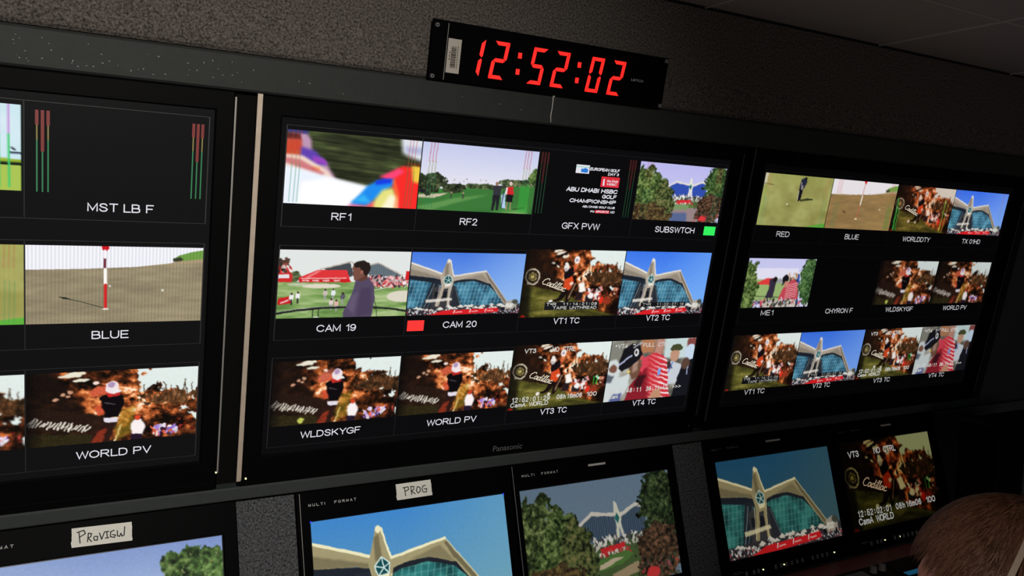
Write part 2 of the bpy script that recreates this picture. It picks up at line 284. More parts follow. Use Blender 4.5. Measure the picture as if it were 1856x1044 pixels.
class Pic:
    def __init__(s, W, H, bg=(0, 0, 0)):
        s.W, s.H = W, H; w, h = W * 2, H * 2
        s.X, s.Y = np.meshgrid((np.arange(w) + .5) / w, (np.arange(h) + .5) / h)
        s.a = np.empty((h, w, 3)); s.a[:] = bg
    def warp(s, amp, f=30, seed=50):                       # roughens every outline drawn after it
        X, Y = s.X.copy(), s.Y.copy()
        s.X = X + (fbm(X, Y, f, f * .6, seed, 3) - .5) * amp; s.Y = Y + (fbm(X, Y, f, f * .6, seed + 9, 3) - .5) * amp * 1.6; return s
    def grain(s, k, seed=1, f=.5):
        h, w = s.a.shape[:2]; q = np.random.default_rng(seed); n = blur(q.normal(0, 1, (h, w)), 1) * 3; lum = s.a.mean(-1) / 255; s.a *= np.clip(1 + n * k * np.clip(1.15 - lum * 1.25, .08, 1), .2, 2)[..., None]; return s
    def mix(s, m, c):
        c = np.asarray(c, float); s.a += (c - s.a) * m[..., None]
    def pm(s, pts):
        m = np.zeros(s.X.shape, bool); n = len(pts)
        for i in range(n):
            x0, y0 = pts[i]; x1, y1 = pts[(i + 1) % n]
            if y0 == y1: continue
            c = (s.Y > min(y0, y1)) & (s.Y <= max(y0, y1)); m ^= c & (s.X < x0 + (s.Y - y0) * (x1 - x0) / (y1 - y0))
        return m.astype(float)
    def poly(s, pts, c, b=0, k=1.):
        m = s.pm(pts); m = blur(m, b) if b else m; s.mix(m * k, c)
    def ell(s, x, y, rx, ry, c, b=0, k=1., rot=0):
        dx, dy = s.X - x, s.Y - y; cr, sr = math.cos(rot), math.sin(rot)
        m = ((((dx * cr + dy * sr) / rx) ** 2 + ((-dx * sr + dy * cr) / ry) ** 2) < 1).astype(float); m = blur(m, b) if b else m; s.mix(m * k, c)
    def line(s, pts, wd, c, k=1., b=0):
        asp = s.W / s.H; m = np.zeros(s.X.shape)
        for (x0, y0), (x1, y1) in zip(pts, pts[1:]):
            px, py = (s.X - x0) * asp, s.Y - y0; dx, dy = (x1 - x0) * asp, y1 - y0; t = np.clip((px * dx + py * dy) / (dx * dx + dy * dy + 1e-12), 0, 1)
            d = np.hypot(px - t * dx, py - t * dy); m = np.maximum(m, np.clip((wd / 2 - d) * s.H * 2 + .5, 0, 1))
        m = blur(m, b) if b else m; s.mix(m * k, c)
    def soft(s, k=.7):
        b = np.stack([blur(s.a[..., i], 1) for i in range(3)], -1); s.a += (b - s.a) * k; return s
    def gam(s, g): s.a = 255 * np.clip(s.a / 255, 0, 1) ** g; return s
    def vgrad(s, c0, c1, y0=0., y1=1.):
        t = np.clip((s.Y - y0) / (y1 - y0), 0, 1)[..., None]; s.a = np.asarray(c0, float) * (1 - t) + np.asarray(c1, float) * t
    def ramp(s, f, stops, m=1.):
        xs = [q[0] for q in stops]; c = np.stack([np.interp(f, xs, [q[1][k] for q in stops]) for k in range(3)], -1)
        m = np.asarray(m, float) * np.ones(s.X.shape); s.a += (c - s.a) * m[..., None]
    def dots(s, n, x0, y0, x1, y1, cols, r=.01, seed=1):
        q = np.random.default_rng(seed); asp = s.W / s.H
        for i in range(n):
            x = q.uniform(x0, x1); y = q.uniform(y0, y1); c = cols[q.integers(len(cols))]; k = r * q.uniform(.5, 1.4); c = np.clip(np.array(c, float) + q.uniform(-22, 22), 0, 255); s.ell(x, y, k / asp * q.uniform(.6, 1.), k * q.uniform(.8, 1.7), c, 0, .9, q.uniform(-.4, .4))
    def tree(s, cx, cy, rx, ry, cols, seed, thr=.5):
        d = ((s.X - cx) / rx) ** 2 + ((s.Y - cy) / ry) ** 2; n = fbm(s.X, s.Y, 14, 9, seed, 5); n2 = fbm(s.X, s.Y, 45, 28, seed + 9, 3)
        m = ((d + (n - .5) * 1.3 + (n2 - .5) * .5) < 1).astype(float); n3 = fbm(s.X, s.Y, 70, 44, seed + 19, 2); s.ramp(n2 * .4 + n * .25 + n3 * .35, [(.30, cols[0]), (.5, cols[1]), (.70, cols[2])], m)
    def meters(s, xs, dark=.45):
        for x in xs:
            for y0, y1, c in ((0, .28, (190, 60, 60)), (.28, .45, (150, 140, 60)), (.45, .97, (40, 130, 80))):
                s.line([(x, y0), (x - .006, y1)], .012, c, dark)
    def out(s): return s.a.reshape(s.H, 2, s.W, 2, 3).mean((1, 3))

def p_club(W, H, sky0=(70, 120, 225), sky1=(150, 190, 240), tone=(1, 1, 1), warm=0, seed=3):
    p = Pic(W, H).warp(.006, 40, 3); p.vgrad(sky0, sky1, 0, .9)
    p.mix(np.clip((p.X - .45) * 1.1, 0, .55), sky1)
    g1, g2 = ((58, 122, 150), (20, 52, 72)) if not warm else ((44, 120, 118), (16, 48, 52))
    roof = (178, 166, 150) if not warm else (160, 150, 112); edge = (232, 226, 215) if not warm else (236, 230, 190); shade = (118, 106, 92) if not warm else (98, 90, 66)
    # glass walls
    for pts in ([(0, .36), (.3, .44), (.2, .9), (0, .9)], [(.34, .46), (.45, .42), (.56, .41), (.7, .47), (.86, .84), (.86, .9), (.34, .9)]):
        m = p.pm(pts); n = fbm(p.X, p.Y, 9, 5, seed, 3); p.ramp(n, [(.2, g2), (.6, g1), (.95, (120, 175, 195) if not warm else (80, 150, 140))], m)
        bars = np.clip(1 - np.abs(((p.X + (p.Y - .5) * .10) * 30) % 1 - .5) * 7, 0, 1) + .6 * np.clip(1 - np.abs((p.Y * 16) % 1 - .5) * 7, 0, 1)
        p.mix(m * np.clip(bars, 0, 1) * .55, (190, 215, 225) if not warm else (120, 180, 170))
    p.poly([(.34, .45), (.45, .41), (.56, .40), (.7, .45), (.84, .77), (.68, .52), (.55, .455), (.42, .47), (.34, .52)], (30, 34, 42), 1)
    p.poly([(0, .35), (.3, .43), (.28, .5), (0, .43)], (28, 34, 44), 1)
    p.poly([(.19, .45), (.27, .45), (.2, .9), (.12, .9)], (34, 40, 50)); p.line([(.21, .5), (.14, .88)], .012, (110, 130, 140)); p.line([(.25, .5), (.17, .88)], .01, (90, 110, 120))
    p.poly([(.35, .5), (.4, .55), (.47, .9), (.36, .9)], (40, 44, 52)); p.line([(.39, .56), (.46, .88)], .01, (90, 110, 120))
    p.poly([(.20, .55), (.38, .55), (.37, .9), (.2, .9)], (58, 58, 62)); p.poly([(.22, .62), (.36, .62), (.36, .72), (.22, .72)], (24, 28, 34))
    # roof wings
    p.poly([(-.01, .16), (.3, .36), (.3, .45), (.2, .40), (-.01, .36)], roof); p.poly([(-.01, .26), (.3, .41), (.3, .45), (.2, .40), (-.01, .36)], shade, 3, .6)
    p.poly([(.34, .39), (.65, .29), (.88, .8), (.86, .86), (.76, .64), (.7, .5), (.56, .42), (.45, .425), (.34, .47)], roof)
    p.poly([(.645, .33), (.66, .31), (.88, .80), (.86, .84), (.74, .56), (.68, .44)], shade, 1, .8); p.poly([(.45, .42), (.62, .34), (.7, .5), (.56, .42)], shade, 3, .5)
    p.line([(-.01, .165), (.31, .365)], .024, edge); p.line([(.34, .385), (.65, .29)], .022, edge); p.line([(.65, .29), (.89, .83)], .013, edge, .6)
    # tower like a standing bird
    p.poly([(.255, .4), (.29, .2), (.30, .13), (.325, .115), (.335, .15), (.365, .37), (.375, .46), (.36, .56), (.28, .58)], roof)
    p.poly([(.29, .2), (.315, .17), (.325, .37), (.29, .38)], shade, 2, .7); p.line([(.33, .13), (.368, .38)], .016, edge); p.ell(.314, .135, .014, .03, edge, 1)
    p.poly([(.275, .5), (.30, .52), (.285, .70), (.265, .86), (.235, .86), (.255, .7)], roof); p.poly([(.335, .52), (.362, .5), (.352, .7), (.36, .87), (.335, .87), (.33, .7)], roof)
    p.line([(.262, .52), (.24, .84)], .012, edge, .7); p.line([(.362, .5), (.345, .84)], .01, edge, .7)
    p.poly([(.285, .42), (.32, .355), (.36, .41), (.352, .49), (.30, .5)], (18, 74, 78))
    for a, b in (((.32, .355), (.33, .44)), ((.285, .42), (.33, .44)), ((.36, .41), (.33, .44)), ((.352, .49), (.33, .44)), ((.30, .5), (.33, .44)), ((.285, .42), (.30, .5)), ((.30, .5), (.352, .49)), ((.32, .355), (.285, .42)), ((.32, .355), (.36, .41)), ((.36, .41), (.352, .49))):
        p.line([a, b], .009, (215, 235, 230))
    p.poly([(.30, .5), (.355, .49), (.35, .53), (.305, .55)], edge)
    p.poly([(.15, .75), (.37, .72), (.38, .76), (.15, .80)], edge, 1, .85)
    # umbrellas, crowd, banner
    p.poly([(0, .88), (1, .83), (1, 1.01), (0, 1.01)], (52, 50, 56), 2)
    p.poly([(.86, .8), (.93, .76), (.97, .84), (.97, .93), (.86, .93)], (170, 165, 155), 1); p.ell(.95, .80, .03, .04, (70, 74, 66), 2)
    q = np.random.default_rng(seed)
    for i in range(46):
        x = q.uniform(0, .95); y = .885 - x * .05 + q.uniform(-.02, .05); ww = q.uniform(.018, .035); p.poly([(x - ww, y + .018), (x, y - .018), (x + ww, y + .018)], (222, 220, 212))
    p.dots(240, 0, .91, 1, 1, [(235, 235, 235), (30, 28, 36), (190, 190, 200), (150, 60, 70), (20, 20, 26)], .012, seed)
    p.poly([(.31, .925), (.80, .895), (.80, .965), (.30, 1.01), (.16, 1.01)], (214, 30, 36))
    for x in (.40, .54, .68): p.line([(x, .975 - (x - .3) * .06), (x + .012, .93 - (x - .3) * .06)], .014, (245, 240, 240)); p.line([(x + .02, .965 - (x - .3) * .06), (x + .075, .957 - (x - .3) * .06)], .013, (245, 235, 235), .8)
    p.grain(.02); p.a *= tone; return p
def p_trees(W, H, sky=(175, 175, 225), gl=(34, 62, 150), tone=(1, 1, 1), seed=5, me1=False, gr=1.):
    p = Pic(W, H, sky).warp(.010, 34, 5); p.mix(np.clip(p.Y * 1.2, 0, .5), (205, 205, 235) if gr > 1 else (120, 140, 160))
    b0 = (.05, -.02)
    p.poly([(.345, .40), (.43, .31), (.585, .345), (.585, .60), (.43, .58), (.36, .5)], gl); p.poly([(.62, .37), (.72, .30), (.78, .32), (.80, .56), (.64, .58)], gl)
    m = p.pm([(.345, .40), (.43, .31), (.585, .345), (.585, .60), (.43, .58), (.36, .5)]) + p.pm([(.62, .37), (.72, .30), (.78, .32), (.80, .56), (.64, .58)])
    p.mix(m * np.clip(1 - np.abs((p.X * 70) % 1 - .5) * 4, 0, 1) * .45, (150, 170, 200))
    p.poly([(.34, .38), (.43, .285), (.59, .33), (.59, .36), (.43, .325), (.345, .41)], (225, 218, 215)); p.poly([(.61, .345), (.73, .265), (.80, .29), (.80, .32), (.73, .30), (.62, .375)], (225, 218, 215))
    p.poly([(.58, .34), (.583, .24), (.59, .215), (.605, .25), (.63, .36), (.62, .42), (.64, .6), (.62, .6), (.61, .45), (.59, .6), (.575, .6), (.59, .42)], (228, 226, 214)); p.poly([(.585, .37), (.60, .33), (.615, .37), (.60, .43)], (40, 110, 110))
    p.poly([(.30, .58), (.82, .54), (.82, 1), (.30, 1)], (74, 96, 56)); p.dots(150, .42, .53, .80, .63, [(238, 236, 232), (230, 220, 220), (60, 60, 70)], .016, seed)
    p.poly([(.46, .635), (.63, .60), (.63, .65), (.47, .69)], (216, 40, 48)); p.dots(40, .45, .66, .66, .71, [(235, 225, 225), (200, 60, 60)], .012, seed + 1)
    p.poly([(.38, .75), (.62, .68), (.68, .72), (.6, .80), (.40, .84)], (84, 122, 60)); p.poly([(.38, .80), (.55, .735), (.62, .735), (.5, .80), (.40, .83)], (205, 190, 165)); p.poly([(.52, .88), (.7, .80), (.8, .86), (.55, .95)], (170, 148, 120))
    dk, md, lt = ((22, 30, 16), (74, 98, 48), (150, 168, 98)) if gr > 1 else ((12, 18, 10), (60, 76, 40), (150, 164, 104))
    if me1:
        p.poly([(.1, .2), (.75, .2), (.75, .85), (.1, .85)], (150, 175, 110)); p.poly([(.1, .2), (.75, .2), (.75, .42), (.1, .42)], (222, 220, 238)); p.poly([(.14, .52), (.30, .40), (.40, .40), (.40, .54)], (220, 60, 60)); p.poly([(.40, .5), (.5, .4), (.58, .5)], (150, 150, 160))
        p.poly([(.35, .42), (.42, .40), (.45, .5), (.44, .8), (.33, .8), (.36, .6)], (52, 44, 62)); p.ell(.43, .43, .03, .06, (30, 22, 20)); p.line([(.2, .76), (.72, .80)], .012, (30, 30, 30))
        p.dots(40, .55, .32, .75, .5, [(230, 225, 220), (60, 60, 70), (190, 150, 120)], .03, seed)
        p.poly([(.62, .5), (.7, .42), (.78, .5), (.82, .86), (.52, .86), (.56, .62)], (190, 70, 82)); p.ell(.58, .42, .045, .09, (20, 20, 26)); p.ell(.60, .52, .03, .06, (190, 130, 110))
        for k in range(7): p.line([(.62, .54 + k * .045), (.78, .50 + k * .045)], .013, (230, 190, 195))
        p.poly([(.3, .85), (.8, .83), (.8, 1), (.3, 1)], (190, 180, 170)); p.dots(120, .1, .82, 1, 1, [(190, 60, 80), (60, 70, 120), (230, 220, 225), (70, 60, 40), (40, 50, 40)], .025, seed)
        p.tree(.02, .60, .17, .58, (dk, md, lt), seed); p.tree(.93, .45, .15, .48, (dk, (60, 96, 52), (110, 140, 84)), seed + 3)
    else:
        if gr > 1:
            p.poly([(.3, .76), (.75, .74), (.75, 1.0), (.3, 1.0)], (150, 130, 130)); p.poly([(.3, .70), (.62, .70), (.6, .78), (.3, .8)], (120, 150, 100)); p.poly([(.35, .86), (.6, .84), (.62, 1.), (.35, 1.)], (60, 90, 150), 3, .7)
        p.tree(.05, .62, .24, .56, (dk, md, lt), seed); p.tree(.22, .62, .17, .40, (dk, (70, 92, 46), lt), seed + 1); p.tree(.32, .72, .11, .40, (dk, (84, 96, 52), (140, 130, 84)), seed + 2)
        p.tree(.14, .98, .26, .28, ((30, 24, 18), (84, 66, 42), (146, 128, 70)), seed + 6)
        p.tree(.92, .36, .165, .40, (dk, (50, 78, 40), (110, 136, 76)) if gr > 1 else ((8, 14, 8), (38, 52, 30), (92, 108, 66)), seed + 3); p.tree(.86, .78, .16, .30, ((18, 14, 12), (70, 52, 38), (140, 96, 74)), seed + 4)
        p.dots(110, .70, .78, .98, 1, [(190, 66, 64), (150, 70, 74), (120, 84, 70), (60, 80, 50), (70, 74, 70), (40, 44, 30)], .012, seed + 4); p.ell(.80, .93, .045, .05, (216, 56, 60), 2)
    p.grain(.025).soft(.5); p.a *= tone; return p
ORA = [(.08, (14, 8, 6)), (.30, (62, 30, 14)), (.46, (126, 62, 30)), (.60, (192, 98, 48)), (.74, (232, 142, 84)), (.86, (252, 196, 146)), (.95, (255, 238, 215))]
def glory(p, seed, cx=.55, left=True):
    n = fbm(p.X, p.Y, 8, 5, seed, 3) * .25 + fbm(p.X, p.Y, 20, 14, seed + 5, 4) * .40 + fbm(p.X, p.Y, 56, 38, seed + 20, 3) * .35; n = (n - n.min()) / (n.max() - n.min())
    n = .5 + (n - .5) * 1.75; br = np.exp(-(((p.X - cx) / .30) ** 2 + ((p.Y - .45) / .42) ** 2)); q = fbm(p.X, p.Y, 60, 44, seed + 33, 2); p.ramp(np.clip(n * (.60 + .60 * br) + .13 * br - .05 + (q > .80) * .22 * br, 0, 1), ORA)
def sky_patch(p, seed):
    n = fbm(p.X, p.Y, 12, 8, seed, 4); m = ((p.X - .70) * 1.3 + (.30 - p.Y) * 1.0 + (n - .5) * .85) > .12; m &= p.X > .56 + .1 * n; p.mix(blur(m.astype(float), 1), (226, 236, 232))
    n2 = fbm(p.X, p.Y, 30, 16, seed + 2, 3); m2 = (((p.X - .85) / .25) ** 2 + ((p.Y - .42) / .14) ** 2 + (n2 - .5) * 2 < .8); p.ramp(n2, [(.2, (30, 22, 14)), (.6, (96, 60, 34)), (.9, (170, 120, 80))], m2)
    for k in range(14):
        x = .66 + k * .025; p.line([(x, .46), (x + (k % 5 - 2) * .02, .17 + (k * 37 % 11) * .015)], .012, (58, 40, 24), .8)
def p_drive(W, H, seed=11, tone=(1, 1, 1), box=False, small=False):      # golfer on the tee with a script sign
    p = Pic(W, H).warp(.022, 26, 8); glory(p, seed); sky_patch(p, seed)
    for x, y, a in ((.33, .05, .05), (.38, .10, .04), (.30, .02, .05), (.27, .2, .02), (.31, .25, .015)): p.ell(x, y, a, .018, (236, 226, 206), 1, rot=-.5)
    p.poly([(-.01, -.01), (.20, -.01), (.28, .3), (.3, .7), (-.01, .7)], (30, 18, 12), 8, .88)
    p.poly([(-.01, .48), (.12, .5), (.46, .66), (.66, .86), (1.01, 1.01), (-.01, 1.01)], (84, 84, 32), 4, 1)
    n = fbm(p.X, p.Y, 4, 14, seed + 3, 3); p.ramp(n, [(.2, (52, 50, 22)), (.6, (96, 92, 38)), (.95, (150, 140, 70))], p.pm([(-.01, .52), (.12, .54), (.46, .70), (.62, .9), (1.01, 1.01), (-.01, 1.01)]) * .85)
    p.poly([(-.01, .5), (.08, .52), (.1, 1.01), (-.01, 1.01)], (22, 20, 12), 6, .8)
    p.poly([(0, .26), (.16, .3), (.48, .52), (.48, .66), (.14, .56), (0, .5)], (36, 22, 16), 2, .92)
    # ring emblem
    for r, c in ((1., (205, 195, 170)), (.84, (34, 24, 18)), (.60, (150, 136, 84)), (.40, (60, 48, 30)), (.26, (190, 176, 100))): p.ell(.085, .40, .072 * r, .118 * r, c)
    for k in range(6): p.ell(.085 + .045 * math.cos(k * 1.05), .40 + .075 * math.sin(k * 1.05), .012, .018, (50, 40, 26))
    # people
    p.poly([(.40, .60), (.47, .60), (.40, .74), (.30, .78), (.29, .76), (.36, .70)], (24, 16, 14)); p.poly([(.44, .6), (.50, .6), (.47, .78), (.43, .8)], (30, 18, 16))
    p.ell(.285, .77, .022, .03, (235, 230, 222)); p.ell(.40, .78, .014, .02, (225, 215, 200))
    p.poly([(.385, .33), (.47, .24), (.49, .34), (.45, .46), (.40, .46)], (20, 14, 18)); p.poly([(.40, .44), (.47, .38), (.50, .48), (.46, .60), (.40, .58)], (214, 74, 34), 1); p.ell(.475, .5, .02, .03, (240, 215, 200), 1)
    p.ell(.402, .26, .026, .065, (236, 230, 224)); p.ell(.40, .29, .018, .03, (190, 180, 180)); p.ell(.50, .155, .028, .058, (246, 240, 238)); p.ell(.50, .16, .014, .025, (170, 150, 170), 1)
    p.line([(.5, .22), (.48, .32)], .02, (200, 70, 40), .8, 1); p.line([(.515, .5), (.46, .72)], .014, (240, 190, 150), .8, 1)
    p.poly([(.55, .5), (.60, .46), (.635, .62), (.56, .64)], (250, 244, 236), 2); p.poly([(.55, .63), (.61, .63), (.60, .76), (.52, .76)], (40, 28, 30), 1)
    p.dots(60, .64, .57, .80, .73, [(250, 225, 225), (255, 250, 245), (230, 150, 150), (200, 70, 50), (60, 30, 30)], .022, seed); p.poly([(.64, .68), (.72, .66), (.72, .78), (.64, .78)], (40, 30, 34), 1)
    p.ell(.69, .69, .03, .04, (245, 240, 236), 1); p.ell(.81, .75, .022, .06, (226, 46, 30), 1); p.ell(.87, .76, .04, .06, (150, 54, 34), 2); p.dots(14, .84, .58, .98, .70, [(200, 120, 80), (230, 190, 170), (150, 60, 40)], .02, seed + 1)
    p.poly([(0, 1.), (.035, .96), (.07, 1.)], (225, 40, 24))
    if not box: p.line([(.86, .56), (.86, .68)], .016, (40, 180, 60), .8); p.line([(.90, .54), (.895, .66)], .02, (50, 200, 60), .8)
    m = np.clip((.10 - p.X) / .10, 0, 1); p.mix(m * .6, (10, 8, 6)); p.mix(np.clip((p.X - .93) / .07, 0, 1) * np.clip((p.Y - .5) * 3, 0, .8), (20, 10, 8))
    p.grain(.10).soft(.8); p.a *= tone; return p
def p_swing(W, H, seed=31, kind=0, tone=(1, 1, 1)):                      # golfer at the top of the swing
    p = Pic(W, H).warp(.022, 26, 8); glory(p, seed, .60); sky_patch(p, seed)
    p.poly([(-.01, -.01), (.14, -.01), (.30, .45), (.36, .7), (.36, 1.01), (-.01, 1.01)], (26, 16, 12), 10, .85)
    for x, y, a in ((.24, .06, .07), (.30, .12, .05), (.27, .03, .06)): p.ell(x, y, a, .022, (234, 228, 208), 1, rot=-.12)
    for x, y in ((.20, .30), (.23, .33), (.16, .36), (.24, .28)): p.ell(x, y, .016, .02, (200, 150, 120), 1)
    p.poly([(0, .46), (.10, .48), (.44, .62), (.46, .86), (.30, .84), (0, .76)], (38, 23, 17), 2, .95)
    q = np.random.default_rng(seed + 4)
    for k in range(17):                                                   # blurred italic lettering of the sign
        x = .015 + k * .0195; y = .655 + k * .0085 + q.uniform(-.01, .01); l = q.uniform(.06, .115); p.line([(x, y + l * .55), (x + .028, y - l * .4)], .019, (236, 230, 216), .95)
        if k % 3 == 0: p.line([(x, y + l * .5), (x + .03, y + l * .25)], .011, (200, 190, 175), .8)
    p.line([(0, .69), (.05, .60)], .02, (230, 224, 210))
    p.poly([(-.01, .80), (.4, .88), (.5, 1.01), (-.01, 1.01)], (46, 40, 20), 3, .9)
    if kind == 0: p.ell(.235, .93, .022, .05, (190, 200, 90), 1)
    hx = .49 if kind == 0 else .475
    p.poly([(.36, .84), (.47, .66), (.52, .70), (.46, 1.01), (.36, 1.01)], (44, 24, 20), 1); p.poly([(.40, .84), (.46, .80), (.42, 1.01), (.36, 1.01)], (150, 52, 30), 2, .8)
    p.poly([(.34, .30), (.38, .22), (.50, .20), (.50, .30), (.42, .34), (.37, .37)], (206, 92, 62), 2)
    if kind == 0: p.poly([(.33, .28), (.45, .12), (.50, .20), (.36, .36)], (196, 104, 84), 4, .6)
    p.poly([(.41, .38), (.45, .32), (.54, .34), (.555, .46), (.52, .66), (.44, .66), (.42, .5)], (12, 8, 12)); p.line([(.43, .44), (.50, .48)], .014, (130, 120, 130), .6)
    p.poly([(.44, .32), (.52, .30), (.53, .36), (.46, .37)], (196, 44, 40), 1); p.poly([(.38, .50), (.42, .46), (.44, .60), (.40, .62)], (206, 78, 48), 2, .9)
    p.ell(hx + .005, .24, .044, .088, (240, 226, 228)); p.ell(hx, .20, .024, .04, (176, 150, 186), 1); p.ell(hx + .03, .29, .03, .025, (240, 236, 236)); p.ell(hx - .09, .17, .018, .03, (246, 220, 210), 1)
    p.poly([(.43, .66), (.52, .67), (.51, .73), (.44, .72)], (226, 220, 232)); p.line([(.535, .78), (.495, 1.01)], .022, (246, 214, 180))
    n = p.pm([(.54, .55), (.62, .5), (.60, .9), (.50, 1.0), (.50, .8)]); p.mix(blur(n, 5) * .55, (168, 140, 40))
    p.poly([(.59, .78), (.62, .70), (.66, .72), (.68, .84), (.66, .94), (.60, .92)], (250, 240, 240), 2); p.ell(.635, .69, .02, .035, (206, 66, 36), 1); p.poly([(.60, .92), (.66, .92), (.65, 1.01), (.59, 1.01)], (34, 22, 40), 1)
    p.dots(52, .72, .82, .90, .96, [(236, 226, 245), (150, 120, 220), (255, 250, 250), (220, 90, 60), (180, 150, 235), (50, 24, 40)], .024, seed)
    p.dots(8, .88, .74, 1.0, .92, [(180, 60, 50), (120, 40, 30)], .02, seed + 2)
    m = np.clip((.09 - p.X) / .09, 0, 1); p.mix(m * .85, (8, 6, 6)); p.mix(np.clip((p.Y - .86) / .14, 0, 1) * np.clip((p.X - .8) * 4, 0, .75), (16, 8, 8))
    p.grain(.12).soft(.8); p.a *= tone; return p
def p_blur(W, H):                                                        # whip pan past red and blue clothing
    p = Pic(W, H, (46, 54, 30)); n = fbm(p.X, (p.Y - p.X * .12 + .2) * .8, 3, 30, 5, 3) * .6 + fbm(p.X, p.Y, 5, 6, 8, 3) * .4; p.ramp(n, [(.2, (28, 32, 20)), (.5, (52, 58, 36)), (.7, (72, 84, 48)), (.95, (128, 132, 84))])
    p.poly([(.83, -.01), (1.01, -.01), (1.01, .30), (.93, .26), (.85, .20)], (222, 226, 236), 7); p.poly([(.86, .10), (1.01, .10), (1.01, .20), (.88, .20)], (170, 176, 214), 6, .8)
    p.poly([(-.01, .05), (.13, .02), (.17, .12), (.18, .3), (.28, .40), (.36, .62), (.40, .72), (.2, .7), (-.01, .6)], (190, 150, 180), 5)
    p.poly([(-.01, -.01), (.15, -.01), (.14, .05), (-.01, .04)], (60, 60, 120), 3); p.poly([(-.01, .04), (.09, .05), (.10, .14), (-.01, .14)], (90, 40, 40), 3)
    p.poly([(-.01, .13), (.10, .12), (.12, .34), (-.01, .36)], (205, 74, 48), 5); p.poly([(.1, .22), (.2, .26), (.30, .44), (.2, .46), (.10, .36)], (96, 66, 176), 5); p.poly([(.18, .33), (.27, .36), (.30, .44), (.2, .42)], (150, 70, 190), 3)
    p.poly([(-.01, .33), (.12, .34), (.3, .52), (.36, .66), (.30, .68), (-.01, .50)], (240, 214, 200), 4); p.poly([(.18, .48), (.24, .48), (.25, .53), (.18, .52)], (250, 170, 110), 3); p.poly([(-.01, .37), (.1, .39), (.28, .56), (.26, .60), (-.01, .44)], (196, 84, 96), 4, .7)
    p.poly([(-.01, .48), (.12, .52), (.30, .60), (.66, .72), (.58, 1.01), (-.01, 1.01)], (238, 244, 255), 5); p.poly([(.12, .70), (.3, .62), (.60, .72), (.5, 1.01), (.1, 1.01)], (255, 255, 255), 6)
    p.poly([(.55, .9), (.62, .86), (.7, 1.01), (.45, 1.01)], (240, 110, 150), 6); p.poly([(.56, .94), (.75, .90), (.78, 1.01), (.55, 1.01)], (232, 96, 96), 6)
    p.poly([(.72, .56), (.86, .38), (1.01, .40), (1.01, 1.01), (.82, 1.01), (.80, .72)], (250, 44, 40), 5); p.poly([(.68, .56), (.83, .42), (.88, .46), (.78, .60)], (250, 70, 120), 5)
    p.poly([(.93, .36), (1.01, .34), (1.01, .62), (.95, .60)], (240, 200, 70), 5); p.poly([(.88, .32), (1.01, .34), (1.01, .38), (.90, .36)], (90, 40, 30), 3)
    p.poly([(.60, .70), (.67, .62), (.80, .58), (.80, .66), (.70, .84), (.60, .98), (.48, .96), (.55, .82)], (30, 140, 240), 5); p.poly([(.66, .62), (.72, .58), (.80, .58), (.78, .64), (.66, .68)], (20, 60, 230), 4)
    p.poly([(.5, .93), (.58, .82), (.64, .94)], (60, 190, 245), 5, .8); p.poly([(.72, .74), (.80, .70), (.84, .88), (.82, 1.01), (.66, 1.01), (.66, .90)], (232, 226, 130), 6); p.poly([(.78, .80), (.84, .84), (.85, 1.01), (.72, 1.01)], (250, 246, 214), 6)
    p.line([(.80, .6), (.84, .8), (.83, 1.0)], .05, (250, 130, 60), .6, 4); p.meters((.045, .075, .10)); p.meters((.905, .93, .955)); return p
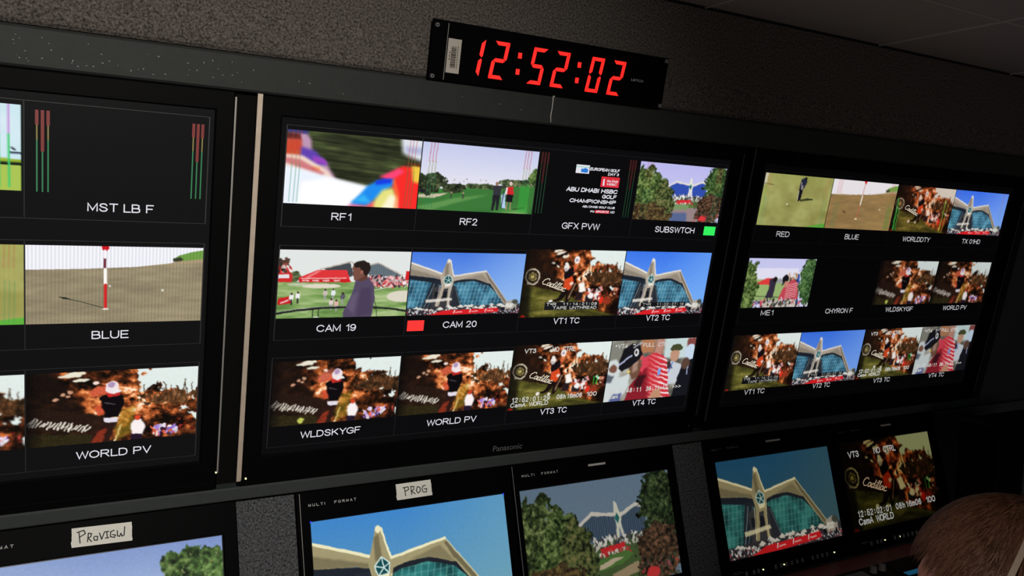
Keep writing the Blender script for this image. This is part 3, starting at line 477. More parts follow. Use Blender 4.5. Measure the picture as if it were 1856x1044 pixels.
def p_fairway(W, H):
    p = Pic(W, H).warp(.008, 40, 8); p.vgrad((196, 202, 236), (226, 226, 240), 0, .55); n = fbm(p.X, p.Y, 30, 20, 3, 3)
    p.poly([(-.01, .70), (.12, .68), (1.01, .52), (1.01, 1.01), (-.01, 1.01)], (60, 126, 56)); g = fbm(p.X, p.Y + p.X * .25, 3, 20, 6, 3); p.ramp(g, [(.2, (46, 104, 48)), (.6, (88, 148, 74)), (.9, (140, 180, 110))], p.pm([(-.01, .80), (.2, .72), (1.01, .55), (1.01, 1.01), (-.01, 1.01)]) * .9)
    p.poly([(-.01, .78), (.25, .73), (.12, .82), (-.01, .82)], (205, 190, 165)); p.poly([(-.01, .96), (.3, .80), (.6, .72), (.3, .88), (.1, 1.01)], (120, 168, 96), 3, .6)
    p.tree(.06, .60, .15, .16, ((20, 26, 18), (50, 60, 38), (96, 104, 70)), 4); p.tree(.28, .66, .10, .07, ((20, 26, 18), (50, 60, 38), (96, 104, 70)), 14); p.tree(.55, .60, .22, .045, ((30, 40, 26), (60, 76, 46), (120, 130, 90)), 15); p.tree(.86, .52, .2, .055, ((30, 40, 26), (60, 76, 46), (120, 130, 90)), 16); p.tree(.98, .40, .05, .12, ((40, 60, 30), (90, 120, 60), (140, 160, 100)), 17)
    p.dots(40, .02, .50, 1, .57, [(220, 215, 205), (60, 70, 50), (160, 150, 130)], .008, 3); p.ell(.03, .72, .03, .03, (30, 30, 34), 1)
    for x in (.27, .37): p.line([(x, .74), (x, .80)], .02, (60, 60, 60)); p.ell(x, .72, .006, .015, (200, 150, 130))
    p.poly([(.62, .58), (.69, .57), (.695, .72), (.63, .72)], (52, 52, 60)); p.ell(.652, .545, .014, .03, (150, 110, 90)); p.poly([(.625, .72), (.69, .72), (.685, .96), (.665, .96), (.66, .78), (.645, .96), (.625, .96)], (34, 32, 40)); p.line([(.69, .60), (.74, .58)], .016, (40, 40, 44))
    p.poly([(.735, .59), (.80, .57), (.81, .70), (.74, .72)], (206, 40, 46)); p.ell(.775, .53, .015, .032, (220, 200, 190)); p.poly([(.735, .6), (.75, .59), (.75, .72), (.735, .7)], (235, 235, 235)); p.poly([(.745, .70), (.81, .70), (.805, .82), (.75, .82)], (24, 22, 28)); p.line([(.76, .82), (.755, .94)], .014, (190, 140, 120)); p.line([(.79, .82), (.79, .93)], .014, (190, 140, 120))
    p.poly([(.70, .72), (.73, .68), (.75, .92), (.71, .92)], (180, 205, 235)); p.line([(.72, .66), (.71, .92)], .014, (30, 40, 60)); p.line([(.82, .93), (.92, .90)], .02, (34, 66, 34), .8, 1)
    p.meters((.07, .095, .12), .55); p.meters((.88, .905, .93), .55); p.mix(p.pm([(.86, .55), (.95, .53), (.95, .97), (.86, .98)]) * .35, (60, 190, 60)); return p
def p_man(W, H):
    p = Pic(W, H, (226, 230, 228)).warp(.008, 40, 8); g = fbm(p.X, p.Y, 5, 16, 6, 4); p.ramp(g, [(.1, (84, 122, 60)), (.5, (128, 162, 92)), (.9, (176, 196, 140))], p.pm([(-.01, .46), (1.01, .47), (1.01, 1.01), (-.01, 1.01)]))
    p.tree(.02, .26, .07, .14, ((24, 24, 20), (70, 60, 50), (150, 70, 60)), 4); p.tree(.12, .38, .05, .08, ((50, 60, 40), (80, 94, 60), (120, 130, 90)), 5)
    p.poly([(-.01, .33), (.10, .34), (.10, .47), (-.01, .47)], (206, 44, 44)); p.poly([(-.01, .36), (.08, .36), (.08, .41), (-.01, .41)], (225, 225, 230)); p.dots(14, 0, .24, .09, .34, [(206, 50, 50), (230, 220, 215)], .02, 3)
    p.poly([(.32, .27), (.52, .18), (.56, .36), (.5, .42)], (58, 62, 66)); p.poly([(.66, .22), (.74, .19), (.84, .27), (.96, .40), (.68, .42)], (92, 104, 112))
    m = p.pm([(.32, .27), (.52, .18), (.56, .36), (.5, .42)]) + p.pm([(.66, .22), (.74, .19), (.84, .27), (.96, .40), (.68, .42)]); p.mix(m * np.clip(1 - np.abs((p.X * 60) % 1 - .5) * 4, 0, 1) * .4, (150, 170, 180))
    p.line([(.30, .28), (.52, .17), (.58, .2)], .018, (190, 180, 168)); p.line([(.64, .22), (.74, .18), (.96, .38)], .018, (190, 180, 168))
    p.poly([(.15, .40), (.28, .29), (.50, .29), (.54, .47), (.15, .47)], (222, 54, 58)); p.poly([(.19, .41), (.28, .30), (.31, .30), (.22, .41)], (240, 150, 150), 1, .8); p.poly([(.15, .42), (.52, .42), (.53, .47), (.15, .47)], (206, 30, 36)); p.line([(.17, .415), (.5, .41)], .012, (245, 210, 205))
    for x in (.18, .25, .33, .41): p.line([(x, .447), (x + .04, .445)], .02, (250, 225, 225), .85)
    p.poly([(.66, .38), (1.01, .38), (1.01, .52), (.66, .54)], (190, 160, 160)); p.dots(170, .67, .37, 1, .55, [(240, 235, 235), (220, 70, 76), (50, 44, 56), (230, 170, 170), (70, 60, 60)], .016, 8); p.poly([(.97, .3), (1.01, .3), (1.01, .44), (.97, .44)], (210, 36, 40))
    p.ell(.32, .525, .145, .035, (222, 216, 196), 1); p.ell(.96, .69, .13, .09, (220, 214, 196), 1); p.line([(.7, .60), (.86, .54)], .012, (205, 205, 195)); p.ell(.14, .50, .08, .022, (190, 200, 170), 2)
    p.poly([(.01, .70), (.10, .67), (.10, .78), (.01, .80)], (200, 30, 36)); p.line([(.03, .77), (.08, .73)], .02, (245, 225, 225), .9)
    for x, y, c in ((.105, .66, (235, 235, 235)), (.15, .64, (240, 240, 240)), (.35, .6, (200, 190, 180)), (.41, .6, (225, 235, 235)), (.40, .74, (225, 205, 205)), (.44, .76, (220, 180, 170)), (.485, .66, (90, 90, 100))):
        p.ell(x, y + .03, .017, .05, c); p.ell(x, y - .02, .008, .016, (60, 40, 36)); p.line([(x, y + .07), (x, y + .13)], .026, (40, 38, 44) if c[0] > 230 else (160, 160, 160), .9)
    p.line([(-.01, .93), (.14, .88), (.34, .85), (.5, .845), (.7, .85), (.88, .88), (1.01, .925)], .030, (30, 30, 34)); p.line([(-.01, .905), (.14, .86), (.34, .83), (.5, .825)], .008, (170, 175, 175), .7)
    for x in (.268, .31): p.line([(x, .87), (x, .98)], .012, (30, 30, 34))
    p.line([(.28, .985), (.31, .985)], .014, (235, 235, 235)); p.line([(.71, .66), (.745, .80), (.765, 1.0)], .009, (40, 40, 44))
    p.poly([(.57, .44), (.62, .38), (.68, .41), (.715, .50), (.735, .70), (.725, .90), (.72, 1.01), (.50, 1.01), (.495, .93), (.535, .74), (.56, .60)], (84, 72, 98)); p.poly([(.62, .55), (.70, .55), (.72, .95), (.60, 1.0)], (70, 58, 86), 4, .7); p.poly([(.52, .85), (.56, .65), (.60, .62), (.58, .95)], (112, 100, 128), 4, .5)
    p.poly([(.605, .36), (.66, .34), (.665, .42), (.62, .46), (.585, .44)], (96, 60, 50)); p.poly([(.548, .20), (.60, .16), (.66, .2), (.65, .36), (.60, .42), (.575, .45), (.560, .44), (.556, .39), (.545, .355), (.550, .30), (.541, .27)], (120, 78, 66)); p.poly([(.545, .2), (.57, .16), (.62, .145), (.67, .18), (.685, .25), (.67, .35), (.645, .38), (.625, .32), (.61, .30), (.60, .25), (.565, .255)], (38, 28, 26)); p.ell(.618, .32, .012, .03, (160, 100, 88)); return p
def p_putt(W, H, tone=1., seed=2):
    p = Pic(W, H, (158, 156, 86)); n = fbm(p.X, p.Y, 5, 4, seed, 3); p.ramp(n, [(.1, (142, 138, 74)), (.9, (172, 172, 104))]); p.mix(np.clip(.25 - p.Y, 0, .25) * 2, (160, 170, 90))
    p.poly([(.66, 1.01), (.86, .94), (1.01, .90), (1.01, 1.01)], (92, 168, 60), 1); p.poly([(.52, .08), (.58, .03), (.61, .12), (.58, .24), (.55, .30), (.51, .24)], (36, 40, 62)); p.ell(.585, .06, .018, .03, (20, 22, 26)); p.line([(.53, .14), (.55, .28), (.56, .2)], .014, (220, 200, 190))
    p.poly([(.51, .26), (.57, .28), (.56, .46), (.54, .5), (.52, .5)], (22, 20, 26)); p.line([(.515, .3), (.515, .48)], .008, (235, 235, 240)); p.poly([(.55, .47), (.66, .43), (.75, .44), (.74, .46), (.64, .48), (.56, .50)], (44, 50, 24)); p.ell(.38, .57, .012, .014, (235, 235, 220)); p.ell(.41, .6, .006, .01, (60, 60, 40))
    p.poly([(0, 0), (.045, 0), (.04, .2), (0, .24)], (225, 214, 205), 1, .7); p.line([(.0, .2), (.14, .22)], .012, (60, 30, 20), .7); p.line([(0, .9), (.03, .6), (.05, .2)], .02, (130, 190, 80), .7, 1)
    p.meters((.05, .075, .10), .3); p.meters((.90, .925, .95), .3); p.a *= tone; return p
def p_flag(W, H, base=(150, 138, 112), band=True, tone=1., right=False):
    p = Pic(W, H, base); n = fbm(p.X, p.Y, 6, 14, 4, 4); b = np.array(base, float); p.ramp(n, [(.1, b * .92), (.9, b * 1.10)])
    y0 = .31
    p.poly([(-.01, -.01), (1.01, -.01), (1.01, .16), (.82, .21), (.6, .265), (.3, .295), (-.01, y0)], (238, 238, 246) if not right else (228, 222, 226))
    p.poly([(1.01, .03), (.93, .06), (.85, .11), (.815, .17), (.84, .195), (1.01, .15)], (110, 156, 70)); p.poly([(.815, .15), (.86, .13), (.88, .16), (.86, .19), (.82, .195)], (56, 60, 40), 1)
    p.poly([(1.01, .15), (.84, .19), (.80, .215), (.6, .265), (1.01, .2)], (168, 150, 118))
    if not right:
        p.poly([(.405, 0), (.445, -.01), (.45, .03), (.43, .075), (.41, .05)], (206, 24, 34)); p.line([(.425, .15), (.425, .29)], .028, (110, 40, 54)); p.line([(.425, .06), (.425, .15)], .026, (245, 240, 242)); p.line([(.428, .30), (.430, .50)], .038, (250, 244, 240)); p.line([(.430, .50), (.432, .80)], .034, (206, 40, 40)); p.ell(.432, .815, .018, .012, (236, 230, 215))
        p.line([(.18, .655), (.30, .72), (.42, .80)], .010, (60, 66, 52)); p.poly([(.175, .65), (.21, .655), (.25, .69), (.20, .68)], (40, 44, 36)); p.ell(.455, .515, .005, .014, (240, 240, 230)); p.ell(.76, .575, .006, .016, (240, 240, 230))
        m = np.sin(p.X * W * 1.25); p.a *= (1 + .055 * m)[..., None]
    else:
        p.poly([(.45, -.01), (.50, -.01), (.49, .07), (.47, .05)], (200, 24, 34)); p.line([(.475, .05), (.47, .3)], .014, (190, 120, 120)); p.line([(.47, .30), (.462, .5)], .024, (246, 240, 236)); p.line([(.46, .5), (.445, .74)], .018, (196, 90, 70), .8); p.ell(.44, .78, .02, .014, (238, 220, 190)); p.poly([(.21, .62), (.27, .65), (.26, .67), (.22, .64)], (50, 40, 30)); p.ell(.78, .56, .012, .016, (220, 200, 170))
        p.meters((.09, .115, .14), .4); p.meters((.90, .925, .95), .4); p.mix(p.pm([(.90, .5), (.97, .5), (.97, .97), (.90, .97)]) * .3, (90, 130, 40))
    p.a *= tone; return p
def p_stripe(W, H, tone=(1, 1, 1)):                                       # player in a striped red shirt among spectators
    p = Pic(W, H, (120, 112, 104)).warp(.022, 20, 8); n = fbm(p.X, p.Y, 5, 4, 9, 4); p.ramp(n, [(.1, (60, 60, 58)), (.5, (130, 124, 112)), (.9, (196, 196, 190))])
    p.poly([(.0, .02), (.14, 0), (.12, .4), (0, .5)], (130, 130, 120), 3); p.poly([(.34, 0), (.5, 0), (.5, .22), (.34, .22)], (176, 120, 84), 3); p.poly([(.52, -.01), (.6, -.01), (.62, .25), (.50, .26)], (176, 126, 110), 2); p.ell(.555, .10, .04, .12, (186, 136, 120), 1)
    p.poly([(.62, 0), (.9, 0), (.92, .35), (.62, .34)], (196, 214, 214), 4); p.ell(.765, .27, .055, .13, (190, 146, 120), 1); p.poly([(.69, .18), (.72, .11), (.80, .10), (.85, .16), (.84, .20), (.72, .21)], (70, 74, 46)); p.poly([(.66, .42), (.75, .38), (.86, .44), (.9, .75), (.72, .78), (.66, .6)], (198, 204, 212), 1); p.poly([(.64, .42), (.72, .38), (.76, .52), (.66, .48)], (60, 50, 54), 1)
    p.line([(.76, .4), (.72, .56)], .02, (90, 120, 200), .8); p.poly([(.9, .0), (1.01, 0), (1.01, .25), (.9, .2)], (130, 70, 66), 2); p.ell(.95, .26, .065, .15, (196, 214, 232), 1); p.poly([(.88, .42), (1.01, .36), (1.01, 1.01), (.80, 1.01), (.84, .7)], (22, 22, 30), 1); p.ell(.92, .44, .05, .1, (90, 66, 56), 2); p.line([(.95, .5), (.95, .62)], .02, (190, 200, 240), .8)
    p.poly([(-.01, .34), (.08, .30), (.15, .42), (.13, .60), (.26, .55), (.26, .75), (.18, 1.01), (-.01, 1.01)], (206, 214, 214), 3); p.ell(.06, .46, .045, .07, (120, 80, 66), 2); p.poly([(-.01, .55), (.08, .58), (.06, .70), (-.01, .68)], (60, 66, 80), 3, .8); p.poly([(.1, .88), (.2, .86), (.2, 1.01), (.06, 1.01)], (60, 70, 130), 3, .8)
    red, wht, dkr = (206, 52, 62), (240, 216, 218), (112, 22, 34)
    body = [(.36, .40), (.42, .30), (.50, .22), (.58, .24), (.68, .36), (.71, .56), (.76, .92), (.80, 1.01), (.24, 1.01), (.27, .78), (.36, .60)]
    p.poly(body, red); m = p.pm(body); f = (p.Y * 13 - p.X * 6 + .6 * np.sin(p.X * 7)) % 1; lit = np.clip((p.X - .42) * 4, .12, 1); p.mix(m * (f < .34) * lit, wht); p.mix(m * blur(p.pm([(.2, .5), (.46, .45), (.52, 1.01), (.2, 1.01)]), 8) * .75, dkr)
    p.poly([(.38, .30), (.44, .28), (.46, .42), (.40, .56), (.37, .50)], (214, 66, 84), 1); p.poly([(.585, .50), (.62, .49), (.625, .60), (.59, .62)], (120, 160, 226)); p.poly([(.56, .86), (.66, .82), (.68, 1.01), (.52, 1.01)], (190, 140, 110), 3)
    p.poly([(.23, .40), (.34, .30), (.38, .42), (.36, .62), (.30, .66), (.25, .56)], (112, 78, 62), 1); p.poly([(.27, .36), (.33, .34), (.34, .5), (.29, .56)], (176, 146, 130), 3, .8); p.ell(.365, .30, .018, .05, (200, 90, 90)); p.poly([(.36, .6), (.46, .6), (.40, .82), (.32, .76)], (40, 18, 22), 3, .8)
    p.poly([(.12, .34), (.14, .14), (.24, .05), (.32, .08), (.37, .22), (.34, .32), (.26, .44), (.16, .50), (.12, .45)], (22, 22, 28), 1); p.line([(.115, .40), (.24, .26)], .03, (190, 196, 230), .85); p.ell(.295, .21, .028, .06, (225, 225, 228)); p.ell(.295, .21, .014, .03, (40, 40, 46)); p.line([(.26, .12), (.34, .06)], .03, (200, 200, 205), .7, 1); p.ell(.24, .52, .02, .03, (220, 200, 110), 2)
    p.grain(.03); p.a *= tone; return p
def p_split(W, H):
    p = Pic(W, H, (14, 26, 20)); p.poly([(0, 0), (.985, 0), (.985, .655), (0, .64)], (205, 232, 240)); n = fbm(p.X, p.Y, 3, 3, 4, 3); p.mix((n - .3).clip(0, 1) * (p.Y < .6), (236, 240, 250)); p.mix(1. * (p.X > .985), (14, 26, 20))
    p.poly([(.6, .60), (.985, .63), (.985, .665), (.6, .65)], (150, 180, 50)); p.poly([(.93, .54), (.985, .545), (.985, .565), (.93, .565)], (20, 26, 60)); p.line([(.94, .5), (.955, .52)], .02, (40, 40, 60))
    p.poly([(0, .72), (.985, .70), (.985, 1.01), (0, 1.01)], (170, 196, 84)); p.mix(1. * ((p.X > .985)), (14, 26, 20))
    for x in (.83, .875, .925): p.line([(x, 0), (x, .35)], .02, (200, 150, 220)); p.line([(x, .35), (x + .002, .95)], .02, (60, 200, 110))
    return p

def pic_mesh(name, pic, x0, y0, x1, y1, z, th, off, parent, label=None, gain=1.):
    """flat picture as a fine coloured grid; x0,y0 lower left in plane coordinates"""
    a = np.clip(pic.out() * gain, 0, 255) / 255; a = np.where(a <= .04045, a / 12.92, ((a + .055) / 1.055) ** 2.4)
    H, W = a.shape[:2]; gx = np.linspace(x0, x1, W) - off[0]; gy = np.linspace(y1, y0, H) - off[1]
    X, Y = np.meshgrid(gx, gy); co = np.stack([X, Y, np.full_like(X, z - off[2])], -1).reshape(-1, 3).astype(np.float32)
    i = (np.arange(H - 1)[:, None] * W + np.arange(W - 1)[None]).ravel(); q = np.stack([i, i + W, i + W + 1, i + 1], 1).astype(np.int32)
    me = bpy.data.meshes.new(name); me.vertices.add(len(co)); me.vertices.foreach_set('co', co.ravel())
    me.loops.add(q.size); me.loops.foreach_set('vertex_index', q.ravel()); me.polygons.add(len(q)); me.polygons.foreach_set('loop_start', np.arange(0, q.size, 4, dtype=np.int32))
    try: me.polygons.foreach_set('loop_total', np.full(len(q), 4, np.int32))
    except Exception: pass
    me.update(calc_edges=True)
    at = me.color_attributes.new('picture', 'FLOAT_COLOR', 'POINT'); at.data.foreach_set('color', np.concatenate([a.reshape(-1, 3), np.ones((H * W, 1))], 1).astype(np.float32).ravel())
    me.materials.append(M['pic']); o = bpy.data.objects.new(name, me); C.objects.link(o); o.parent = parent
    if label: o['label'] = label
    return o

# ---------------------------------------------------------------- the room
def room():
    b = MB(); b.box(-3.2, -3.6, -.05, 3.2, .75, 0); struct('floor', b, M['floor'])
    b = MB(); b.box(-3.2, -3.6, 2.262, 3.2, .75, 2.30); struct('ceiling', b, M['panel'])
    b = MB(); b.box(-3.25, -3.6, 0, -3.2, .75, 2.26); struct('wall_left', b, M['panel'])
    b = MB(); b.box(3.2, -3.6, 0, 3.25, .75, 2.26); struct('wall_right', b, M['panel'])
    b = MB(); b.box(-3.2, -3.65, 0, 3.2, -3.6, 2.26); struct('wall_back', b, M['panel'])
    b = MB(); b.box(-3.2, .70, 0, 3.2, .75, 2.26); struct('wall_front', b, M['panel'])
    # carpeted wall above the upper bank: one slab leaning forward, its lower edge rolled
    b = MB(); v = []; f = []
    prof = [(-.128, -.03), (-.1215, -.012), (-.124, -.002), (-.130, .004), (-.142, .006), (-.17, .003), (-.20, 0), (-.358, 0), (-.358, -.03)]
    for x in (-3.1, 3.1): v += [(x, -y, z) for y, z in prof]
    n = len(prof); f = [(k, k + 1, n + k + 1, n + k) for k in range(n - 1)] + [(n - 1, 0, n, 2 * n - 1), tuple(range(n - 1, -1, -1)), tuple(range(n, 2 * n))]
    b.add(v, f); o = struct('wall_upper', b, M['carpet'], Mtop)
    # painted strip over the monitors with its scuffs and rivets, and the strip under them
    b = MB(); b.bbox(-3.1, .0585, -.02, 3.1, .1225, .006, .004); struct('trim_1', b, M['strip'], Mtop)
    b = MB(); b.bbox(-3.1, -.742, -.02, 3.1, -.7135, .004, .003); struct('trim_2', b, M['strip_low'], Mtop)
    b = MB(); b.box(-3.1, -.7135, -.045, 3.1, .0585, -.022); struct('wall_monitors', b, M['recess'], Mtop)
    # lower sloping carpeted panel
    b = MB(); b.box(-3.1, -.40, -.03, 3.1, -.004, -.004); struct('wall_lower', b, M['carpet_low'], Mlow)
    # grey posts at the right end of the bank
    b = MB(); b.bbox(2.475, -.735, -.02, 3.1, .055, .010, .004); struct('trim_3', b, M['post'], Mtop)
room()
def ceiling_panels():
    n = 0
    for i in range(-5, 5):
        for j in range(0, 4):
            x0 = 1.56 + i * .62; y1 = -.073 - j * .328
            if x0 < -1.8 or x0 > 2.6: continue
            b = MB(); b.bbox(x0 + .0025, y1 - .3245, -2.262, x0 + .6175, y1 - .0025, -2.254, .003)
            b.v = [(x, y, -z) for x, y, z in b.v]; b.f = [tuple(reversed(f)) for f in b.f]
            o = finish('ceiling_panel', b, M['ceiling']); o['kind'] = 'structure'; n += 1
    b = MB(); [b.box(1.5580 + i * .62, -1.39, 2.2520, 1.5615 + i * .62, -.07, 2.256) for i in range(-5, 3)]; o = finish('trim_4', b, M['tbar']); o['kind'] = 'structure'
ceiling_panels()
def scuffs():
    q = random.Random(4); b = MB()
    for i in range(52):
        u = -.44 + abs(q.gauss(0, .26)) if i < 42 else q.uniform(-.2, .5); u = min(u, .55); v = q.uniform(-.108, -.068); l = q.uniform(.0006, .0026); w = q.uniform(.0004, .0009); a = q.uniform(-.4, 3)
        x, y = lift(u, v, .0066); b.stroke([(x, y), (x + l * math.cos(a), y + l * math.sin(a))], w, .0062, .0066)
    o = finish('trim_5', b, M['prt']); o['kind'] = 'structure'; o['label'] = 'pale paint scuffs on the grey strip over the monitors'; o.matrix_world = Mtop
scuffs()

# ---------------------------------------------------------------- small cord and rivet heads on the strip
b = MB(); x0, y0 = lift(.566, -.119, .008); x1, y1 = lift(.5685, -.064, .008)
b.tube([(x0, y0, .009), (x0 + .0005, y0 - .01, .0085), (x0 + .001, y0 - .025, .008), (x0, y0 - .04, .008), (x1, y1, .008)], .0011, 8)
t = Thing('cord', 'short thin white cord hanging from the clock down over the grey strip', 'cord', Mtop, (x0, y0, .007)); t.part('strand', b, M['white'], smooth=True)
b = MB(); b.cyl(x0, y0 + .001, .006, .0125, .0032, 14, r1=.002); b.cyl(x0 - .0012, y0 - .004, .006, .010, .0014, 8); t.part('end_knob', b, M['white'], smooth=True)
for u, v in ((-.137, -.0905), (-.098, -.098), (-.083, -.094)):
    pass

# ---------------------------------------------------------------- wall clock
def clock():
    H = .022; P = lambda u, v: lift(u, v, H)
    x0, y1 = P(.271, -.2365); x1, y0 = P(.8645, -.1225)
    t = Thing('digital_clock', 'long black digital wall clock with red glowing seven-segment digits above the middle monitor', 'clock', Mtop, ((x0 + x1) / 2, y0, .006))
    b = MB(); b.bbox(x0 + .026, y0 + .003, -.01, x1 - .018, y1 - .003, H - .003, .002); t.part('housing', b, M['piano'])
    b = MB(); b.bbox(x0, y0, H - .004, x1, y1, H - .0005, .001); t.part('front_plate', b, M['piano'])
    lx, ly1 = P(.304, -.232); _, ly0 = P(.304, -.1235); b = MB(); b.box(lx, ly0, H - .0005, lx + .0011, ly1, H + .0004); t.part('edge_line', b, M['silver'], 'thin silver line along the left of the face')
    for u, v in ((.280, -.2255), (.2795, -.1285), (.856, -.2295), (.857, -.1295)):
        x, y = P(u, v); b = MB(); b.cyl(x, y, H - .001, H + .0035, .0048, 16, r1=.0038); b.box(x - .0032, y - .0006, H + .0035, x + .0032, y + .0006, H + .0039, 1); b.box(x - .0006, y - .0032, H + .0035, x + .0006, y + .0032, H + .0040, 1)
        t.part('screw', b, [M['screw'], M['black']])
    x, y = P(.3075, -.1385); X, Y = P(.3365, -.2045); b = MB(); b.box(x, y, H - .0005, X, Y, H + .0003, 0)
    q = random.Random(3); yy = y + .010
    while yy < Y - .014: h = q.choice((.0006, .001, .0016)); b.box(x + .008, yy, H + .0003, x + .019, yy + h, H + .0005, 1); yy += h + q.choice((.0007, .0011))
    for k in range(9): b.box(x + .0215, y + .010 + k * .0048, H + .0003, x + .0228, y + .0135 + k * .0048, H + .0005, 1)
    for k in range(3): b.box(x + .0045, y + .024 + k * .006, H + .0003, x + .006, y + .028 + k * .006, H + .0005, 1)
    t.part('barcode_sticker', b, [M['barlab'], M['black']], 'beige barcode sticker')
    b = MB(); x, y = P(.7655, -.1755); X, Y = P(.7995, -.1805); put_text(b, 'LEITCH', x, y, X, Y, H + .0001); t.part('maker_mark', b, M['prt'])
    # digits: slanted strokes, measured cell (width .038, height .072)
    sh = .125; TH = .0076; zz = H + .0006
    seg = {'0': 'abcdef', '1': 'bc', '2': 'abged', '5': 'afgcd'}
    def digit(ch, u):
        b = MB(); vt, vb = -.2135, -.1385; h = vb - vt; W = .0335; g = .0012
        def pt(fx, fy):           # fy 0 bottom ..1 top
            return P(u + fx * W + fy * h * sh, vb - fy * h)
        T = TH / W; Tv = TH / h
        S = {'a': [(0, 1), (1, 1), (1 - T, 1 - Tv), (T, 1 - Tv)], 'd': [(T, Tv), (1 - T, Tv), (1, 0), (0, 0)],
             'g': [(T, .5 + Tv / 2), (1 - T, .5 + Tv / 2), (1 - T * .4, .5), (1 - T, .5 - Tv / 2), (T, .5 - Tv / 2), (T * .4, .5)],
             'b': [(1, 1 - .02), (1 - T, 1 - Tv - .02), (1 - T, .5 + Tv * .75), (1 - T * .3, .5 + .015), (1, .5 + Tv * .6)], 'c': [(1, .02), (1, .5 - Tv * .6), (1 - T * .3, .5 - .015), (1 - T, .5 - Tv * .75), (1 - T, Tv + .02)],
             'f': [(0, 1 - .02), (0, .5 + Tv * .6), (T * .3, .5 + .015), (T, .5 + Tv * .75), (T, 1 - Tv - .02)], 'e': [(0, .02), (T, Tv + .02), (T, .5 - Tv * .75), (T * .3, .5 - .015), (0, .5 - Tv * .6)]}
        for s in seg[ch]:
            pts = [pt(*q) for q in S[s]]
            ar = sum(pts[i][0] * pts[(i + 1) % len(pts)][1] - pts[(i + 1) % len(pts)][0] * pts[i][1] for i in range(len(pts)))
            if ar < 0: pts.reverse()
            b.prism(pts, H - .001, zz)
        t.part('led_digit', b, M['led_red'])
    for ch, u in (('1', .3475), ('2', .4035), ('5', .4955), ('2', .5530), ('0', .6440), ('2', .7025)): digit(ch, u)
    for u in (.4718, .6210):
        for v, du in ((-.1920, .0006), (-.1592, -.0006)):
            b = MB(); x, y = P(u + du, v); b.box(x - .0042, y - .0056, H - .001, x + .0042, y + .0056, zz); t.part('led_colon_dot', b, M['led_red'])
clock()

# ---------------------------------------------------------------- the three big multiview monitors
ROW = (0, .2268, .4535)
def cols(k): return {0: (-.9885, -.7085, -.6960, -.4165, -.1340), 1: (.0025, .2750, .5515, .8295, 1.1045), 2: (1.2395, 1.5025, 1.7835, 2.0640, 2.3500)}[k]
def bigmon(k, label, outer, act, glass, cell, group='multiview monitors in the upper row'):
    x0, x1 = outer; y0, y1 = -.7125, .058
    t = Thing('multiview_monitor', label, 'monitor', Mtop, ((x0 + x1) / 2, y0, -.02), group)
    b = MB(); b.box(x0 + .02, y0 + .02, -.02, x1 - .02, y1 - .005, -.004); t.part('back_cover', b, M['black'])
    b = MB(); b.ring((x0, y0, x1, y1), (act[0], -act[3], act[1], -act[2]), -.012, .003, .003); b.bbox(x0 + .004, y0 + .001, .003, x1 - .004, y0 + .016, .0045, .001); t.part('bezel', b, M['black'])
    b = MB(); b.box(act[0] - .004, -act[3] - .004, -.004, act[1] + .004, -act[2] + .004, -.0006); t.part('screen', b, M[glass])
    b = MB(); c = cols(k); s = .0009
    for r in ROW:
        for i in range(4):
            if k == 0 and i < 2: continue
            X0, X1, Y0, Y1 = (c[i] if not (k == 0 and i == 2) else c[2]), c[i + 1], -(r + .183), -(r - .008)
            b.quad(X0, Y1 - s, X1, Y1, -.0004); b.quad(X0, Y0, X1, Y0 + s, -.0004); b.quad(X1 - s, Y0, X1 + s, Y1, -.0004); b.quad(X0 - s, Y0, X0 + s, Y1, -.0004)
    t.part('cell_outlines', b, M[cell], 'faint grey outlines of the picture cells')
    return t
TW = {}
def tile(t, k, col, row, pic, cap=None, name='', vt=False, gain=1., extra=None, capx=None, txt='txt', capv=None, ch=.0148):
    c = cols(k); X0, X1 = c[col] + .0012, c[col + 1] - .0012
    r = ROW[row]; v0, v1 = (r + .0006, r + .1378) if not vt else (r - .0110, r + .1490)
    root = t.e
    if pic is not None:
        root = pic_mesh('video_picture', pic, X0, -v1, X1, -v0, 0, 0, t.off, t.e, name, gain)
    else:
        b = MB(); b.quad(X0, -v1, X1, -v0, -.0002); root = t.part('video_picture', b, M[{0: 'glass_l', 1: 'glass_c', 2: 'glass_r'}[k]], name)
    if cap:
        b = MB(); cv = capv if capv else r + .160; put_caps(b, cap, capx[0], -(cv + ch / 2), capx[1], -(cv - ch / 2), .0003, .13); t.sub('caption', b, M[txt], root)
    if extra: extra(t, root, X0, X1, v0, v1)
    return root
def osd(lines, box=None, m='tc', arrows=None):                            # lines: (text, fx0, fy_top, fx1, fy_bottom)
    def f(t, root, X0, X1, v0, v1):
        W, H = X1 - X0, v1 - v0
        if box: b = MB(); b.quad(X0 + box[0] * W, -(v0 + box[3] * H), X0 + box[2] * W, -(v0 + box[1] * H), .0002); t.sub('timecode_backing', b, M['tcb'], root)
        for s, a, y0, c, y1 in lines: b = MB(); put_caps(b, s, X0 + a * W, -(v0 + y1 * H), X0 + c * W, -(v0 + y0 * H), .0004, .17, mono=len(s) > 3); t.sub('timecode_text', b, M[m], root)
    return f
def meters_at(xs, v0, v1, dim=False):
    def f(t, root, X0, X1, a, bb):
        for i, x in enumerate(xs):
            b = MB(); w = .0022; L = v1 - v0; ks = ((0, .50, 0), (.50, 1, 2)) if i % 3 == 1 else ((0, .18, 0), (.18, .36, 1), (.36, 1, 2))
            for p, q, mi in ks: b.quad(x - w / 2 - (w if mi == 0 else 0) * .6, -(v0 + q * L), x + w / 2 + (w if mi == 0 else 0) * .6, -(v0 + p * L), .0003, mi)
            t.sub('level_meter', b, [M['m_redd'], M['m_yeld'], M['m_grnd']] if dim else [M['m_red'], M['m_yel'], M['m_grn']], root)
    return f
